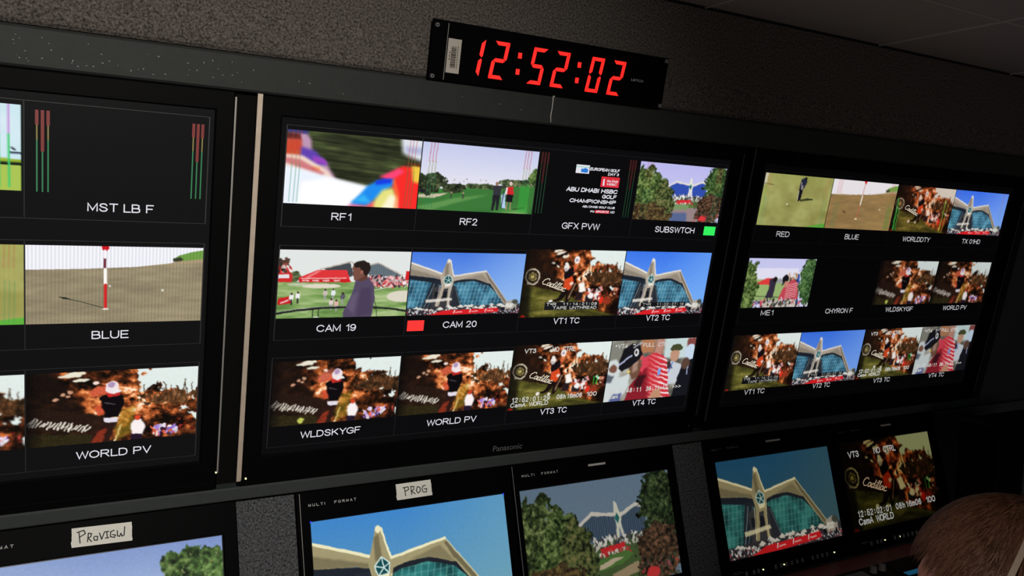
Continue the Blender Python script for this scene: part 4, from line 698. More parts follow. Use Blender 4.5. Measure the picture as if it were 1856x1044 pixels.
VT3 = [('VT3', .10, .055, .215, .125), ('NO CTRL', .375, .045, .62, .125), ('12:52:01:29', .04, .80, .42, .88), ('08h16m06', .49, .80, .76, .88), ('100', .81, .80, .92, .875), ('CamA WORLD', .03, .885, .41, .955)]
VT4 = [('*VT4', .04, .05, .18, .12), ('*', .24, .05, .27, .10), ('FULL CTRL', .36, .05, .68, .12), ('12:15:48:11', .04, .79, .42, .87), ('36:11:42', .48, .79, .74, .87), ('>>>', .80, .80, .91, .865), ('Cam', .05, .885, .16, .955)]
CAD = [('Cadillac', .17, .44, .44, .535)]
def cad(lines=(), box=None, m='tc', rot=-.30, c=(.175, .50), lm='tcs'):
    base = osd(list(lines), box, m) if lines else None
    def f(t, root, X0, X1, v0, v1):
        W, H = X1 - X0, v1 - v0; b = MB(); put_script(b, X0 + c[0] * W, -(v0 + c[1] * H), .245 * W, .105 * H, .0003, rot); t.sub('sign_lettering', b, M[lm], root)
        if base: base(t, root, X0, X1, v0, v1)
    return f
M['tcs'] = glow('sign_cream', (226, 214, 190))
M['tcq'] = glow('sign_tan', (150, 126, 100)); M['tcd'] = glow('timecode_dim', (165, 165, 160))
# left monitor
t0 = bigmon(0, 'large black monitor at the left edge, with the blank MST LB F cell', (-1.300, -.092), (-1.245, -.126, -.021, .649), 'glass_l', 'cell_l')
b = MB(); b.box(-.0935, -.676, .003, -.0905, .0475, .0052); t0.part('edge_trim', b, M['silver'], 'thin silver edge line on the right side')
b = MB(); b.cyl(-.0945, -.675, .003, .0055, .0016, 10); t0.part('indicator_light', b, M['ledw'])
tile(t0, 0, 2, 0, p_split(130, 70), name='bright sky and green split picture at the left edge')
tile(t0, 0, 2, 1, p_putt(150, 84, 1.05), name='pale putting green picture')
tile(t0, 0, 2, 2, p_swing(150, 84, 31, 1), name='golfer swing picture')
mx = meters_at([-.3985, -.3905, -.3825, -.1600, -.1525, -.1450], .006, .138)
tile(t0, 0, 3, 0, None, 'MST LB F', 'blank black picture with level meters', capx=(-.3245, -.2205), extra=mx)
tile(t0, 0, 3, 1, p_flag(250, 130, (146, 134, 108)), 'BLUE', 'flagstick on a putting green', capx=(-.3155, -.2560))
tile(t0, 0, 3, 2, p_swing(240, 130, 33, 1), 'WORLD PV', 'golfer swinging before orange trees', capx=(-.3380, -.2130))
# middle monitor
t1 = bigmon(1, 'large black monitor in the middle under the clock, twelve picture cells, maker name below', (-.0515, 1.1520), (-.008, 1.1125, -.021, .650), 'glass_c', 'cell_c')
b = MB(); b.box(-.0545, -.7000, .0005, -.0455, .0575, .0045); t1.part('edge_trim', b, M['cream'], 'champagne metal strip on the left side')
b = MB(); b.box(1.1475, -.662, .003, 1.1500, .041, .0048); t1.part('edge_trim', b, M['silver_shaded'], 'thin grey edge line on the right side')
b = MB(); b.cyl(-.0365, -.6955, .003, .0055, .0018, 10); t1.part('indicator_light', b, M['ledw'])
b = MB(); b.cyl(1.128, -.6915, .003, .0050, .0018, 10); t1.part('sensor_window', b, M['prt_dim'])
b = MB(); put_text(b, 'Panasonic', .527, -.7000, .606, -.6860, .0047, bold=.006); t1.part('maker_name', b, M['prt_dim'])
tile(t1, 1, 0, 0, p_blur(180, 96), 'RF1', 'motion-blurred red, blue and white picture', capx=(.0985, .1385))
tile(t1, 1, 1, 0, p_fairway(180, 96), 'RF2', 'two golfers on a fairway under pale sky', capx=(.3765, .4180))
def gfx(t, root, X0, X1, v0, v1):
    b = MB(); b.quad(.651, -.0395, .6875, -.0205, .0002, 0); b.quad(.651, -.0260, .6875, -.0245, .0003, 1)
    b.quad(.665, -.0370, .684, -.0290, .0003, 2); b.prism([(.669, -.030), (.676, -.0265), (.683, -.030), (.681, -.0375), (.672, -.0375)], .0003, .0004, 2)
    t.sub('tour_logo', b, [M['txt'], M['logo_green'], M['logo_blue']], root)
    for s, a, y0, c, y1 in (('EUROPEAN GOLF', .689, .0245, .7735, .0315), ('DAY 3', .7405, .0335, .7730, .0400), ('ABU DHABI HSBC', .6325, .0715, .7760, .0815), ('GOLF', .7330, .0845, .7755, .0935), ('CHAMPIONSHIP', .6450, .0970, .7755, .1060), ('ABU DHABI GOLF CLUB', .6825, .1115, .7755, .1165)):
        b = MB(); put_caps(b, s, a, -y1, c - .0015, -y0, .0003, .21, shear=.15); t.sub('title_lettering', b, M['txt'], root)
    b = MB(); put_text(b, 'sky', .7060, -.1275, .7190, -.1215, .0003, bold=.02); t.sub('title_lettering', b, M['txt'], root); b = MB(); put_text(b, 'HD', .7630, -.1270, .7750, -.1215, .0003, shear=.2, bold=.02); t.sub('title_lettering', b, M['txt'], root)
    b = MB(); b.quad(.7240, -.0670, .7760, -.0430, .0003, 0); b.quad(.7200, -.1280, .7600, -.1208, .00025, 0)
    b.prism([(.7300, -.064), (.7345, -.064), (.7335, -.047), (.7300, -.050)], .0003, .0005, 1)
    put_text(b, 'Abu Dhabi', .7400, -.0550, .7720, -.0495, .0005, bold=.02, mi=1); put_text(b, 'HSBC', .7420, -.0625, .7700, -.0570, .0005, bold=.02, mi=1); put_text(b, 'SPORTS', .7220, -.1268, .7580, -.1218, .0005, shear=.2, bold=.02, mi=1)
    t.sub('sponsor_logo', b, [M['logo_red'], M['txt']], root)
    meters_at([.5590, .5665, .5745, .8010, .8085, .8160], .000, .135, True)(t, root, X0, X1, v0, v1)
M['logo_green'] = glow('logo_green', (120, 200, 170)); M['logo_blue'] = glow('logo_blue', (30, 120, 210)); M['logo_red'] = glow('logo_red', (214, 40, 52))
tile(t1, 1, 2, 0, None, 'GFX PVW', 'black graphics page with championship titles', capx=(.6345, .7395), extra=gfx)
def green_box(t, root, X0, X1, v0, v1): b = MB(); b.quad(1.0620, -.1705, 1.1000, -.1480, .0003); t.sub('tally_block', b, M['green'], root, 'bright green tally block')
def red_box(t, root, X0, X1, v0, v1): b = MB(); b.quad(.2805, -.3990, .3190, -.3755, .0003); t.sub('tally_block', b, M['red'], root, 'bright red tally block')
P = p_trees(160, 90, (186, 184, 238), (36, 66, 170), gr=1.15); P.meters((.085, .115, .145), .35); P.meters((.9, .925, .95), .5)
tile(t1, 1, 3, 0, P, 'SUBSWTCH', 'clubhouse seen between trees', capx=(.9050, 1.0310), extra=green_box)
tile(t1, 1, 0, 1, p_man(190, 100), 'CAM 19', 'man in a purple shirt in front of a red grandstand', capx=(.0860, .1680), capv=.387)
tile(t1, 1, 1, 1, p_club(180, 96), 'CAM 20', 'winged clubhouse under blue sky', capx=(.3640, .4460), capv=.387, extra=red_box)
BOX = (.235, .775, .79, .895)
tile(t1, 1, 2, 1, p_drive(160, 110, 11, box=True), 'VT1 TC', 'golfer teeing off beside a script sign', vt=True, capx=(.6480, .7215), capv=.386, extra=cad([('T*R', .25, .785, .35, .835), ('11:14:21:09', .42, .785, .77, .830), ('TAPE', .32, .842, .46, .888), ('UNTHREAD', .49, .842, .77, .888)], BOX))
P = p_club(150, 100, (60, 118, 235), (120, 175, 245)); 
tile(t1, 1, 3, 1, P, 'VT2 TC', 'winged clubhouse with timecode strip', vt=True, capx=(.9230, 1.0000), capv=.385, extra=osd([('T*R', .27, .815, .37, .86), ('11:02:27:16', .44, .815, .76, .86)], (.25, .805, .78, .87), 'tcd'))
tile(t1, 1, 0, 2, p_swing(190, 100, 31, 0), 'WLDSKYGF', 'golfer mid swing with a green ball mark', capx=(.0690, .1975), capv=.614)
tile(t1, 1, 1, 2, p_swing(180, 96, 33, 1), 'WORLD PV', 'golfer at the top of the swing', capx=(.3510, .4750), capv=.614)
tile(t1, 1, 2, 2, p_drive(160, 110, 11), 'VT3 TC', 'golfer teeing off with VT3 timecode', vt=True, capx=(.6470, .7230), capv=.6125, extra=cad(VT3))
tile(t1, 1, 3, 2, p_stripe(150, 104), 'VT4 TC', 'player in a red striped shirt among spectators', vt=True, capx=(.9250, 1.0010), capv=.6125, extra=osd(VT4))
# right monitor
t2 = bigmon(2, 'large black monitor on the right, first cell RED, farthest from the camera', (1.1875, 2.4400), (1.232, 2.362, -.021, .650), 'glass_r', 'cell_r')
b = MB(); b.box(1.1845, -.684, .001, 1.1880, .0575, .0045); t2.part('edge_trim', b, M['silver_shaded'], 'thin silver edge line on the left side')
b = MB(); b.box(2.4330, -.690, .003, 2.4380, .041, .0048); t2.part('edge_trim', b, M['silver_shaded'], 'thin silver edge line on the right side')
g = .86
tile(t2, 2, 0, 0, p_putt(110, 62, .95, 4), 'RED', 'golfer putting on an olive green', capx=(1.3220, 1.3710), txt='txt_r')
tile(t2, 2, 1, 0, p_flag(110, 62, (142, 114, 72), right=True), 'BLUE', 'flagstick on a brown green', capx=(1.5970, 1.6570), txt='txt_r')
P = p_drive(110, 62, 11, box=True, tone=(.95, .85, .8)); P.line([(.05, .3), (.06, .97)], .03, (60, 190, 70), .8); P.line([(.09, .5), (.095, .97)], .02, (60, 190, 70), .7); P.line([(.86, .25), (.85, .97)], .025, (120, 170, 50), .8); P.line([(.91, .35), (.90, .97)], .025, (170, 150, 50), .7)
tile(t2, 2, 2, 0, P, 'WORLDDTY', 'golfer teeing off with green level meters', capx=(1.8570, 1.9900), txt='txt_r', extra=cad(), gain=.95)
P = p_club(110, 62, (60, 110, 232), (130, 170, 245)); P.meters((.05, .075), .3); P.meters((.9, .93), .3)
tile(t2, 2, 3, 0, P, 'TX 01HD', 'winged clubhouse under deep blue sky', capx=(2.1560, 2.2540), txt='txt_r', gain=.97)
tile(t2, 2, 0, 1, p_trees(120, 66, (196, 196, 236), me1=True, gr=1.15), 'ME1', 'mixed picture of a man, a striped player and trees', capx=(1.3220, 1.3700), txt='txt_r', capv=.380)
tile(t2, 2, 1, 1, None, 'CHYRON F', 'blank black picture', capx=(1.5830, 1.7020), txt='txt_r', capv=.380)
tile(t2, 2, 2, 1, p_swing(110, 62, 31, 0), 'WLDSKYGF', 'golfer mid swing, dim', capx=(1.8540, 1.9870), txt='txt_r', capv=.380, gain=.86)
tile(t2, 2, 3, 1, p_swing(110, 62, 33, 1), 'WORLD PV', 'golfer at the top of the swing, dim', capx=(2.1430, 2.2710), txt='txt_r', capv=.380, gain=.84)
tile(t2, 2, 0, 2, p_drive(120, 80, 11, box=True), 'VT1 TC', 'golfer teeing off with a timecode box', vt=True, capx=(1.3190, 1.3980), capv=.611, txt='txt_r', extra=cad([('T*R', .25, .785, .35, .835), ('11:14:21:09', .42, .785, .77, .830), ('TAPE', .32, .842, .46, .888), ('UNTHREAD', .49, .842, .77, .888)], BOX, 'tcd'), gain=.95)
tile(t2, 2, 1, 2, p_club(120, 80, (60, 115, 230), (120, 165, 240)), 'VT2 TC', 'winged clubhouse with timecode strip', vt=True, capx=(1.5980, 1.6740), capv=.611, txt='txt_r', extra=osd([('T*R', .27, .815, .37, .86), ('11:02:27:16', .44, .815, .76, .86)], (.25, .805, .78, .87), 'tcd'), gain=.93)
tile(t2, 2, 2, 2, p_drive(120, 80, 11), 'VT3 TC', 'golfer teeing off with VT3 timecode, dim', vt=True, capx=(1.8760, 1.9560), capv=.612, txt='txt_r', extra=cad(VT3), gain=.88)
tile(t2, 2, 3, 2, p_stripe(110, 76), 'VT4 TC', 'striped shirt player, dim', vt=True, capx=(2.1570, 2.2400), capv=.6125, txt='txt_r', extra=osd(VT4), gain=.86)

# ---------------------------------------------------------------- lower bank: 17 to 20 inch picture monitors
def lowmon(label, x0, x1, sx, pic, picname, name='picture_monitor', mf=True, tab=None, gain=1., tape=None, lx=None, lit=(), right=False, extra=None, mfm='prt'):
    y0, y1 = -.388, -.001; t = Thing(name, label, 'monitor', Mlow, ((x0 + x1) / 2, y0, -.004), 'picture monitors in the lower row')
    b = MB(); b.bbox(x0 + .01, y0 + .01, -.06, x1 - .01, y1 - .01, -.002, .002); t.part('cabinet', b, M['black'])
    b = MB(); b.ring((x0, y0, x1, y1), (sx[0] - .002, -.3285, sx[1] + .002, -.0625), -.004, .004, .002); t.part('bezel', b, M['piano'])
    b = MB(); b.box(sx[0] - .003, -.3300, -.003, sx[1] + .003, -.0610, -.0004); s = t.part('screen', b, M['lcd'])
    p = pic_mesh('video_picture', pic, sx[0], -.327, sx[1], -.0645, .0002, 0, t.off, t.e, picname, gain)
    if extra: extra(t, p, sx[0], sx[1], .0645, .327)
    if lx: b = MB(); b.box(lx, y0 + .004, .004, lx + .0011, y1 - .004, .0044); t.part('edge_line', b, M['silver'], 'thin bright line down the left edge')
    if mf: b = MB(); [put_caps(b, ch, x0 + .0265 + i * .0086 + (.004 if i > 4 else 0), -.0330, x0 + .0265 + i * .0086 + (.0056 if ch != 'I' else .0012) + (.004 if i > 4 else 0), -.0272, .0042, .18) for i, ch in enumerate('MULTI FORMAT') if ch != ' ']; t.part('printed_lettering', b, M[mfm])
    if tab: b = MB(); b.bbox(tab[0], -.0285, .003, tab[1], -.0230, .0060, .001); t.part('tally_lamp', b, M[tab[2]], 'pale tally lamp bar')
    # control strip
    bt = [(.038, .001), (.066, .001), (.083, .001)] + [(.150 + .0215 * i, 0) for i in range(6)] + [(.300 + .0205 * i, 0) for i in range(4)]
    for i, (dx, _) in enumerate(bt):
        b = MB(); b.bbox(x0 + .045 + dx - .0042, -.373, .003, x0 + .045 + dx + .0042, -.3615, .0062, .001); t.part('button', b, M['btn'])
    for dx in lit: b = MB(); b.cyl(x0 + dx, -.3665, .004, .0068, .0019, 10); t.part('indicator_light', b, M['ledw'])
    b = MB(); q = random.Random(8); b.stroke2([(x0 + .038 + k * .0030, -.3605 + q.uniform(-.0045, .0045)) for k in range(13)], .0014, .0042); t.part('worn_mark', b, M['prt_dim'], 'faint worn illegible maker mark')
    return t
def tapepiece(x0, y0, w, h, rot, strokes, label, wd=.0020, z=.0043):
    cx, sy = math.cos(rot), math.sin(rot); tr = lambda a, b_: (x0 + a * cx - b_ * sy, y0 + a * sy + b_ * cx)
    t = Thing('tape_label', label, 'tape', Mlow, (x0, y0, z), 'handwritten tape strips'); q = random.Random(5)
    L = [(q.uniform(-.0008, .0008), h * k / 8) for k in range(8, -1, -1)]; Rr = [(w + q.uniform(-.0006, .0006), h * k / 8) for k in range(9)]
    b = MB(); b.prism([tr(*p) for p in L + Rr], z, z + .0004); t.part('paper', b, M['tape'])
    b = MB(); [b.stroke([tr(a * w, c * h) for a, c in s], wd, z + .0004, z + .0006) for s in strokes]; t.part('handwriting', b, M['ink'], 'black handwritten capitals'); return t
w_, h_ = 260, 150
def prev(W, H):
    p = Pic(W, H); p.vgrad((128, 150, 200), (176, 196, 224), 0, .5); p.mix(np.clip((.5 - p.X), 0, .3), (170, 185, 215)); p.mix(np.clip((p.X - .7), 0, .3) * .8, (110, 130, 190))
    p.tree(.86, .30, .14, .25, ((20, 30, 16), (70, 96, 48), (140, 162, 96)), 3); p.tree(.97, .45, .14, .40, ((26, 36, 22), (70, 98, 50), (130, 160, 92)), 4); p.tree(.74, .46, .07, .14, ((34, 44, 24), (90, 110, 56), (150, 150, 100)), 6)
    p.dots(60, .76, .08, .98, .4, [(120, 110, 70), (160, 150, 110), (30, 40, 24)], .005, 9)
    p.grain(.04, 4).soft(.4)
    p.poly([(-.01, .86), (1.01, .86), (1.01, 1.01), (-.01, 1.01)], (84, 112, 60)); p.tree(.1, .8, .22, .22, ((20, 30, 16), (70, 96, 48), (140, 162, 96)), 7); p.tree(.45, .84, .25, .14, ((24, 30, 16), (84, 86, 48), (140, 140, 96)), 8); p.tree(.80, .8, .25, .2, ((20, 30, 16), (60, 86, 44), (120, 142, 86)), 9); return p
lowmon('black picture monitor at the lower left corner, with the handwritten tape reading like PREVIEW', -.5660, -.0530, (-.538, -.083), prev(w_, h_), 'sky with the top of a green tree', tab=None, lit=(.10,), mfm='prt')
lowmon('black picture monitor with the PROG tape, showing the clubhouse roof against blue sky', .0650, .5790, (.0950, .5560), p_club(300, 172, (62, 132, 200), (110, 160, 178), warm=1), 'winged clubhouse close up', lx=.0735, lit=(.10,), extra=lambda t, p, a, c, d, e: (lambda b: (b.quad(a - .0015, -.0665, a + .0015, -.0610, .0006), b.quad(c - .002, -.0670, c + .001, -.0610, .0006), t.sub('corner_marks', b, M['ledb'], p)))(MB()))
lowmon('black picture monitor right of the PROG one, showing a clubhouse between trees', .5815, 1.0830, (.6000, 1.0555), p_trees(260, 150, (112, 134, 164), (56, 74, 98), (.80, .80, .76), gr=.8), 'clubhouse between dark trees', tab=(.8030, .8560, 'white'), lx=.5835, lit=(.10,), mfm='prt', gain=.95)
def deg(t, p, a, c, d, e): pass
lowmon('black picture monitor showing the whole clubhouse above a red banner', 1.1910, 1.7110, (1.2270, 1.6830), p_club(240, 136, (30, 84, 124), (62, 96, 108), (.74, .72, .68), warm=1), 'whole winged clubhouse, dim', tab=(1.4270, 1.4860, 'white'), lit=(.146, .228, .4375), mfm='prt_dim')
lowmon('black picture monitor farthest right in the lower row, showing a golfer with white timecode', 1.7140, 2.2170, (1.7330, 2.1770), p_drive(200, 116, 11, tone=(.66, .64, .50)).gam(1.6), 'golfer teeing off under white timecode', tab=(1.9420, 1.9920, 'white'), lit=(.146, .218), mfm='prt_dim',
       extra=cad([('VT3', .08, .10, .195, .175), ('NO CTRL', .355, .095, .60, .17), ('12:52:02:01', .075, .775, .43, .85), ('08h16m06', .48, .775, .77, .85), ('100', .83, .775, .935, .85), ('CamA WORLD', .07, .86, .44, .94)], None, 'osd', lm='tcq'))
# handwriting strokes, in fractions of the tape
PROV = [[(.14, .20), (.12, .78)], [(.09, .76), (.20, .84), (.225, .66), (.13, .50)], [(.26, .22), (.275, .66), (.325, .62), (.31, .46), (.27, .42), (.325, .20)], [(.36, .42), (.37, .26), (.42, .24), (.425, .44), (.37, .45)],
        [(.455, .60), (.49, .26), (.54, .64)], [(.575, .62), (.585, .30)], [(.55, .30), (.61, .30)], [(.555, .63), (.61, .63)], [(.70, .66), (.64, .60), (.635, .34), (.70, .28), (.72, .40), (.67, .44)], [(.75, .62), (.755, .34), (.79, .30), (.81, .46), (.83, .30), (.865, .34), (.875, .78)]]
PROG = [[(.25, .20), (.235, .72)], [(.19, .72), (.34, .74), (.35, .56), (.24, .48)], [(.42, .22), (.415, .74), (.50, .70), (.49, .52), (.42, .46), (.52, .24)], [(.60, .26), (.56, .44), (.60, .66), (.67, .60), (.67, .34), (.60, .26)], [(.83, .68), (.76, .66), (.72, .46), (.75, .28), (.84, .26), (.86, .46), (.78, .46)]]
tapepiece(-.3455, -.0475, .1010, .0340, -.02, PROV, 'white tape strip reading like PREVIEW on the lower left monitor')
tapepiece(.2875, -.0450, .0850, .0345, .01, PROG, 'white tape strip handwritten PROG on the clubhouse roof monitor')

# ---------------------------------------------------------------- desk with console gear in front of the lower bank
DZ = .797
t = Thing('desk', 'dark red laminate desk running along the wall under the lower monitors', 'desk', Matrix.Identity(4), (0, -.2, 0))
b = MB(); b.bbox(-3.0, -.48, DZ - .035, 3.0, .012, DZ, .004); t.part('desktop', b, M['desk'])
for x in (-2.6, -.9, .7, 2.5): b = MB(); b.box(x - .02, -.42, 0, x + .02, 0, DZ - .035); t.part('leg', b, M['panel'])
t = Thing('control_panel', 'low dark control console with knobs and small blue display beside the seated person', 'control panel', Matrix.Identity(4), (1.70, -.2, DZ))
b = MB(); x0, x1 = 1.375, 2.12; prof = [(-.36, DZ), (-.36, DZ + .012), (-.112, DZ + .030), (-.098, DZ + .026), (-.094, DZ)]
n = len(prof); b.add([(x0, y, z) for y, z in prof] + [(x1, y, z) for y, z in prof], [tuple(range(n)), tuple(range(2 * n - 1, n - 1, -1))] + [(k, n + k, n + (k + 1) % n, (k + 1) % n) for k in range(n)]); t.part('housing', b, M['black'])
sl = lambda y: DZ + .012 + (y + .36) * .018 / .248
def onpanel(b, xa, xb, ya, yb, h0, h1, mi=0):
    b.add([(xa, ya, sl(ya) + h0), (xb, ya, sl(ya) + h0), (xb, yb, sl(yb) + h0), (xa, yb, sl(yb) + h0), (xa, ya, sl(ya) + h1), (xb, ya, sl(ya) + h1), (xb, yb, sl(yb) + h1), (xa, yb, sl(yb) + h1)], [(0, 3, 2, 1), (4, 5, 6, 7), (0, 1, 5, 4), (1, 2, 6, 5), (2, 3, 7, 6), (3, 0, 4, 7)], mi)
b = MB(); onpanel(b, 1.40, 1.565, -.165, -.120, 0, .003); t.part('grey_plate', b, M['dial'])
for x in (1.595, 1.632): b = MB(); b.cyl(x, -.135, sl(-.135), sl(-.135) + .016, .0095, 18, r1=.0085); t.part('knob', b, M['btn'])
b = MB(); onpanel(b, 1.665, 1.86, -.205, -.118, 0, .003); s = t.part('display', b, M['black']); b = MB(); onpanel(b, 1.672, 1.735, -.190, -.172, .003, .0035); t.sub('lit_readout', b, M['lcdblue'] if 'lcdblue' in M else glow('display_blue', (10, 66, 92)), s, 'glowing blue readout')
for i in range(9): b = MB(); onpanel(b, 1.42 + i * .026, 1.438 + i * .026, -.215, -.195, 0, .006); t.part('key', b, M['btn'])

# ---------------------------------------------------------------- black speaker cabinet at the right end
t = Thing('speaker_cabinet', 'dark speaker cabinet standing at the far right end behind the head', 'speaker', Matrix.Identity(4), (2.34, -.1, DZ))
b = MB(); b.bbox(0, 0, 0, .34, .10, .39, .01); X, Y = 2.145, -.115
b.v = [(X + x, Y + y, DZ + z * 1.0) for x, y, z in b.v]; t.part('cabinet', b, M['black'])
b = MB(); b.box(X + .03, Y - .004, DZ + .03, X + .30, Y, DZ + .36); t.part('grille', b, M['recess'])
b = MB(); b.box(X + .190, Y - .008, DZ + .05, X + .196, Y - .004, DZ + .34); t.part('edge_strip', b, M['dial'])

# ---------------------------------------------------------------- ceiling lamp
t = Thing('ceiling_downlight', 'round warm ceiling downlight behind the camera, aimed at the left monitors', 'lamp', Matrix.Identity(4), (LAMP[0], LAMP[1], 2.254))
b = MB(); b.cyl(LAMP[0], LAMP[1], 2.243, 2.2535, .062, 32); t.part('rim', b, M['silver'])
b = MB(); b.cyl(LAMP[0], LAMP[1], 2.2405, 2.243, .048, 32); t.part('diffuser', b, M['lamp_face'])

# ---------------------------------------------------------------- seated person seen from behind at lower right
def person():
    HC = Vector((.589, -1.021, 1.320)); F = Vector((-.50, .866, 0)).normalized(); S = Vector((F.y, -F.x, 0))   # F faces the wall, S is the person's right
    Mx = Matrix(((S.x, F.x, 0, HC.x), (S.y, F.y, 0, HC.y), (S.z, F.z, 1, HC.z), (0, 0, 0, 1)))                  # local x right, y forward, z up, origin head centre
    Mx = Mx @ Matrix.Rotation(R_(-7), 4, 'X')
    root = Thing('person', 'person with short light brown hair seated facing the screens, at lower right', 'person', Mx, (0, 0, 0))
    # body: one skinned skeleton
    V = []; Ed = []; Rd = []
    def j(p, r, parent=None):
        V.append(p); Rd.append(r if isinstance(r, tuple) else (r, r)); k = len(V) - 1
        if parent is not None: Ed.append((parent, k))
        return k
    pel = j((0, -.02, -.78), (.15, .115)); ab = j((0, -.03, -.64), (.135, .10), pel); ch = j((0, -.02, -.46), (.155, .11), ab); up = j((0, -.015, -.32), (.13, .095), ch)
    nk = j((0, -.005, -.20), .060, up); nk2 = j((0, .0, -.13), .056, nk); h1 = j((0, .012, -.06), (.062, .078), nk2); h2 = j((0, .010, .0), (.074, .098), h1); h3 = j((0, .004, .050), (.070, .092), h2); h4 = j((0, 0, .088), (.045, .058), h3)
    ns = j((0, .088, -.035), .014, h2); ns2 = j((0, .108, -.050), .010, ns); chn = j((0, .075, -.105), .026, h1)
    for s in (-1, 1):
        sh = j((s * .165, -.02, -.32), .062, up); el = j((s * .235, .05, -.55), .045, sh); wr = j((s * .15, .29, -.545), .027, el); pm = j((s * .135, .345, -.545), (.036, .020), wr)
        for i, (dx, l) in enumerate(((-.026, .062), (-.009, .074), (.009, .070), (.026, .055))):
            a = j((s * .135 + dx * .9, .385, -.545), .0095, pm); a2 = j((s * .135 + dx, .385 + l * .5, -.545), .0088, a); j((s * .135 + dx * 1.05, .385 + l, -.558), .0075, a2)
        th = j((s * .105, .335, -.548), .011, pm); j((s * .085, .372, -.555), .009, th)
        hp = j((s * .10, .03, -.82), .088, pel); kn = j((s * .14, .42, -.80), .060, hp); an = j((s * .14, .40, -1.20), .040, kn); j((s * .145, .52, -1.265), (.045, .030), an)
    me = bpy.data.meshes.new('body'); me.from_pydata(V, Ed, []); o = bpy.data.objects.new('body', me); C.objects.link(o)
    sk = o.modifiers.new('skin', 'SKIN'); sk.use_smooth_shade = True; sb = o.modifiers.new('sub', 'SUBSURF'); sb.levels = 2; sb.render_levels = 2
    for i, d in enumerate(me.skin_vertices[0].data): d.radius = Rd[i]; d.use_root = (i == 0)
    dg = bpy.context.evaluated_depsgraph_get(); m2 = bpy.data.meshes.new_from_object(o.evaluated_get(dg)); bpy.data.objects.remove(o)
    # face modelling pushes: eye sockets, brow, ears
    for v in m2.vertices:
        p = v.co
        for s in (-1, 1):
            d = (p - Vector((s * .030, .085, .0))).length
            if d < .028: p.y -= .009 * (1 - d / .028)
            d = (p - Vector((s * .028, .088, .022))).length
            if d < .022: p.y += .004 * (1 - d / .022)
        d = (p - Vector((0, .082, -.085))).length
        if d < .02: p.y += .004 * (1 - d / .02)
    body = bpy.data.objects.new('body', m2); C.objects.link(body); body.parent = root.e
    m2.materials.clear(); m2.materials.append(M['skin']); m2.materials.append(M['cloth']); mi = []
    for f in m2.polygons: c = f.center; mi.append(1 if (c.z < -.205 and not (c.y > .27 and abs(c.z + .55) < .08)) else 0)
    m2.polygons.foreach_set('material_index', mi); m2.polygons.foreach_set('use_smooth', [True] * len(mi))
    for s in (-1, 1):
        b = MB(); 
        for i in range(9):
            th = math.pi * i / 8
            for k in range(12): b.v.append((s * .030 + .0115 * math.sin(th) * math.cos(k * math.pi / 6), .0785 + .0115 * math.sin(th) * math.sin(k * math.pi / 6), .0115 * math.cos(th)))
        for i in range(8):
            for k in range(12): b.f.append((i * 12 + k, i * 12 + (k + 1) % 12, (i + 1) * 12 + (k + 1) % 12, (i + 1) * 12 + k)); b.m.append(0)
        root.part('eye', b, M['eye'], smooth=True)
        b = MB(); pts = [(s * (.078 + .012 * math.sin(a)), -.004 - .016 * math.cos(a) - .004, -.02 + .030 * math.sin(a - .3)) for a in [k * .42 for k in range(15)]]
        b.tube(pts, .0055, 8); b.tube([(s * .078, -.008, -.035), (s * .082, -.008, -.02), (s * .080, -.008, 0)], [.009, .011, .008], 8); root.part('ear', b, M['skin'], smooth=True)
    b = MB(); b.tube([(-.022, .090, -.078), (-.01, .096, -.076), (0, .097, -.077), (.01, .096, -.076), (.022, .090, -.078)], [.003, .0055, .005, .0055, .003], 8); root.part('mouth', b, M['lip'], smooth=True)
    # hair cap: scalp surface and combed strands
    RX, RY, RZ = .083, .107, .108; CY, CZ = -.006, .008
    def scalp(th, ph, k=1.):      # th from crown, ph round (0 = forward)
        x = RX * math.sin(th) * math.sin(ph); y = CY + RY * math.sin(th) * math.cos(ph); z = CZ + RZ * math.cos(th)
        return Vector((x * k, CY + (y - CY) * k, CZ + (z - CZ) * k))
    def hairline(ph):             # how far down the hair reaches
        f = abs(math.atan2(math.sin(ph), math.cos(ph))) / math.pi    # 0 front .. 1 back
        return 1.02 + (.75 if f > .30 else 0) * min(1, (f - .30) / .12) + (.52 * max(0, (f - .55) / .45) if f > .55 else 0)
    b = MB(); NT, NP = 22, 64
    for i in range(NT + 1):
        for k in range(NP):
            ph = 2 * math.pi * k / NP; th = hairline(ph) * i / NT; n = 1 + .012 * math.sin(ph * 9 + th * 5) + .01 * math.sin(ph * 17 - th * 8); p = scalp(th, ph, n if i < NT else .93); b.v.append(tuple(p))
    for i in range(NT):
        for k in range(NP): b.f.append((i * NP + k, i * NP + (k + 1) % NP, (i + 1) * NP + (k + 1) % NP, (i + 1) * NP + k)); b.m.append(0)
    cap = root.part('hair', b, M['hair'], 'short light brown hair', smooth=True)
    q = random.Random(12); b = MB(); cph, cth = math.pi * .92, .42
    for s in range(5200):
        ph = q.uniform(0, 2 * math.pi); th = hairline(ph) * math.sqrt(q.random()) * (.80 if math.cos(ph) > .75 else .98); L = q.uniform(.035, .06); p = scalp(th, ph, 1.004); wh = scalp(cth, cph)
        d = (p - wh); d = d.normalized() if d.length > 1e-5 else Vector((0, 1, 0)); sw = Vector((q.gauss(0, .16), q.gauss(0, .16), q.gauss(0, .16) - .25)); nm = Vector((p.x / RX ** 2, (p.y - CY) / RY ** 2, (p.z - CZ) / RZ ** 2)).normalized()
        nm0 = nm; tcl = (d + sw + Vector((0, .45 if p.y > 0 else -.05, 0)) ); tcl = (tcl - nm * tcl.dot(nm)).normalized(); pts = [p]; n_ = 4; rise = q.uniform(.0005, .005)
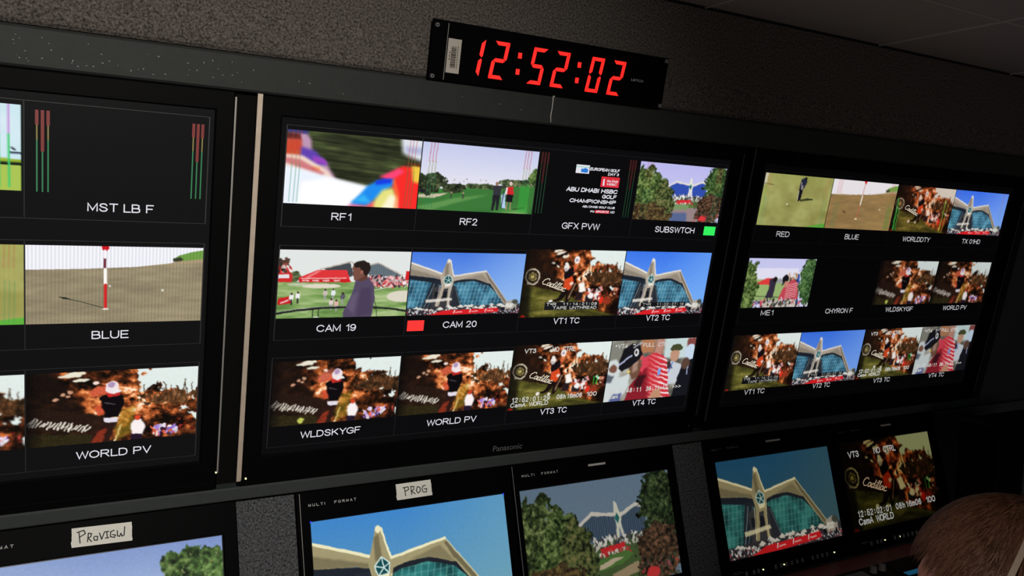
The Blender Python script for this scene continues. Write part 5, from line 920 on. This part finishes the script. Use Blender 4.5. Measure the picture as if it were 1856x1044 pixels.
        for k in range(n_):
            p = p + tcl * L / n_; e = Vector((p.x / RX, (p.y - CY) / RY, (p.z - CZ) / RZ)); h = 1.01 + rise * 10 * (k + 1) / n_ * .22 + .008 * q.random(); p = Vector((e.x / e.length * RX, CY + 0, 0)) * h + Vector((0, e.y / e.length * RY * h, CZ + e.z / e.length * RZ * h))
            nm = Vector((p.x / RX ** 2, (p.y - CY) / RY ** 2, (p.z - CZ) / RZ ** 2)).normalized(); tcl = (tcl + Vector((0, 0, -.05))); tcl = (tcl - nm * tcl.dot(nm)).normalized(); pts.append(p)
        side = nm0.cross(tcl).normalized(); n0 = len(b.v)
        for k, p_ in enumerate(pts):
            w2 = .00085 * (1 - k / (n_ + .6)); b.v += [tuple(p_ - side * w2), tuple(p_ + side * w2)]
        for k in range(n_): b.f.append((n0 + 2 * k, n0 + 2 * k + 1, n0 + 2 * k + 3, n0 + 2 * k + 2)); b.m.append(q.random() < .45)
    st = finish('hair_strands', b, [M['hair'], M['hair2']], cap); st['kind'] = 'stuff'
    # headset: band over the crown, ear cushions, microphone arm
    t = Thing('headset', 'headset with thin cream headband worn by the seated person', 'headset', Mx @ Matrix.Translation((0, .030, -.022)) @ Matrix.Rotation(R_(30), 4, 'X'), (0, 0, 0))
    bx = lambda a: (.0965 * math.sin(a), .004 * math.cos(a), .022 + .122 * math.cos(a))
    b = MB(); n = 40; w2 = .0032
    for k in range(n + 1):
        a = -1.72 + 3.44 * k / n; x, y, z = bx(a); r = Vector((math.sin(a), 0, math.cos(a))) * .0015
        b.v += [(x - r.x, y - w2, z - r.z), (x - r.x, y + w2, z - r.z), (x + r.x, y + w2, z + r.z), (x + r.x, y - w2, z + r.z)]
    for k in range(n):
        for e in range(4): b.f.append((k * 4 + e, k * 4 + (e + 1) % 4, k * 4 + 4 + (e + 1) % 4, k * 4 + 4 + e)); b.m.append(0)
    t.part('headband', b, M['band'], 'cream headband')
    for s in (-1, 1):
        b = MB(); b.cyl(0, 0, 0, .016, .030, 28, r1=.026); b.v = [(s * (.084 + z), x, y) for x, y, z in b.v]; t.part('ear_cushion', b, M['foam'])
    b = MB(); b.tube([(-.102, 0, -.01), (-.104, .02, -.06), (-.092, .035, -.09), (-.06, .052, -.115)], .0025, 8); b.tube([(-.066, .05, -.11), (-.05, .058, -.121)], .007, 10); t.part('microphone_arm', b, M['foam'], smooth=True)
    # chair
    SX = HC + F * (-.02); zc = HC.z - .90
    t = Thing('office_chair', 'black office chair under the seated person at lower right', 'chair', Matrix(((S.x, F.x, 0, SX.x), (S.y, F.y, 0, SX.y), (0, 0, 1, 0), (0, 0, 0, 1))), (0, 0, 0))
    b = MB(); b.bbox(-.24, -.22, zc - .09, .24, .26, zc - .02, .02); t.part('seat', b, M['cloth'])
    b = MB(); b.bbox(-.21, -.30, zc + .06, .21, -.245, zc + .50, .02); t.part('backrest', b, M['cloth'])
    b = MB(); b.tube([(0, -.1, zc - .085), (0, -.28, zc - .07), (0, -.285, zc + .10)], .02, 10); t.part('back_bracket', b, M['black'])
    b = MB(); b.tube([(0, 0, .09), (0, 0, zc - .085)], .025, 14); t.part('gas_column', b, M['black'])
    for k in range(5):
        a = k * 2 * math.pi / 5; b = MB(); b.tube([(0, 0, .10), (.28 * math.cos(a), .28 * math.sin(a), .065)], [.024, .015], 8); lg = t.part('base_leg', b, M['black'])
        b = MB(); c, s_ = .28 * math.cos(a), .28 * math.sin(a); b.tube([(c - .012 * math.sin(a), s_ + .012 * math.cos(a), .031), (c + .012 * math.sin(a), s_ - .012 * math.cos(a), .031)], .030, 14); t.sub('caster', b, M['black'], lg)
person()
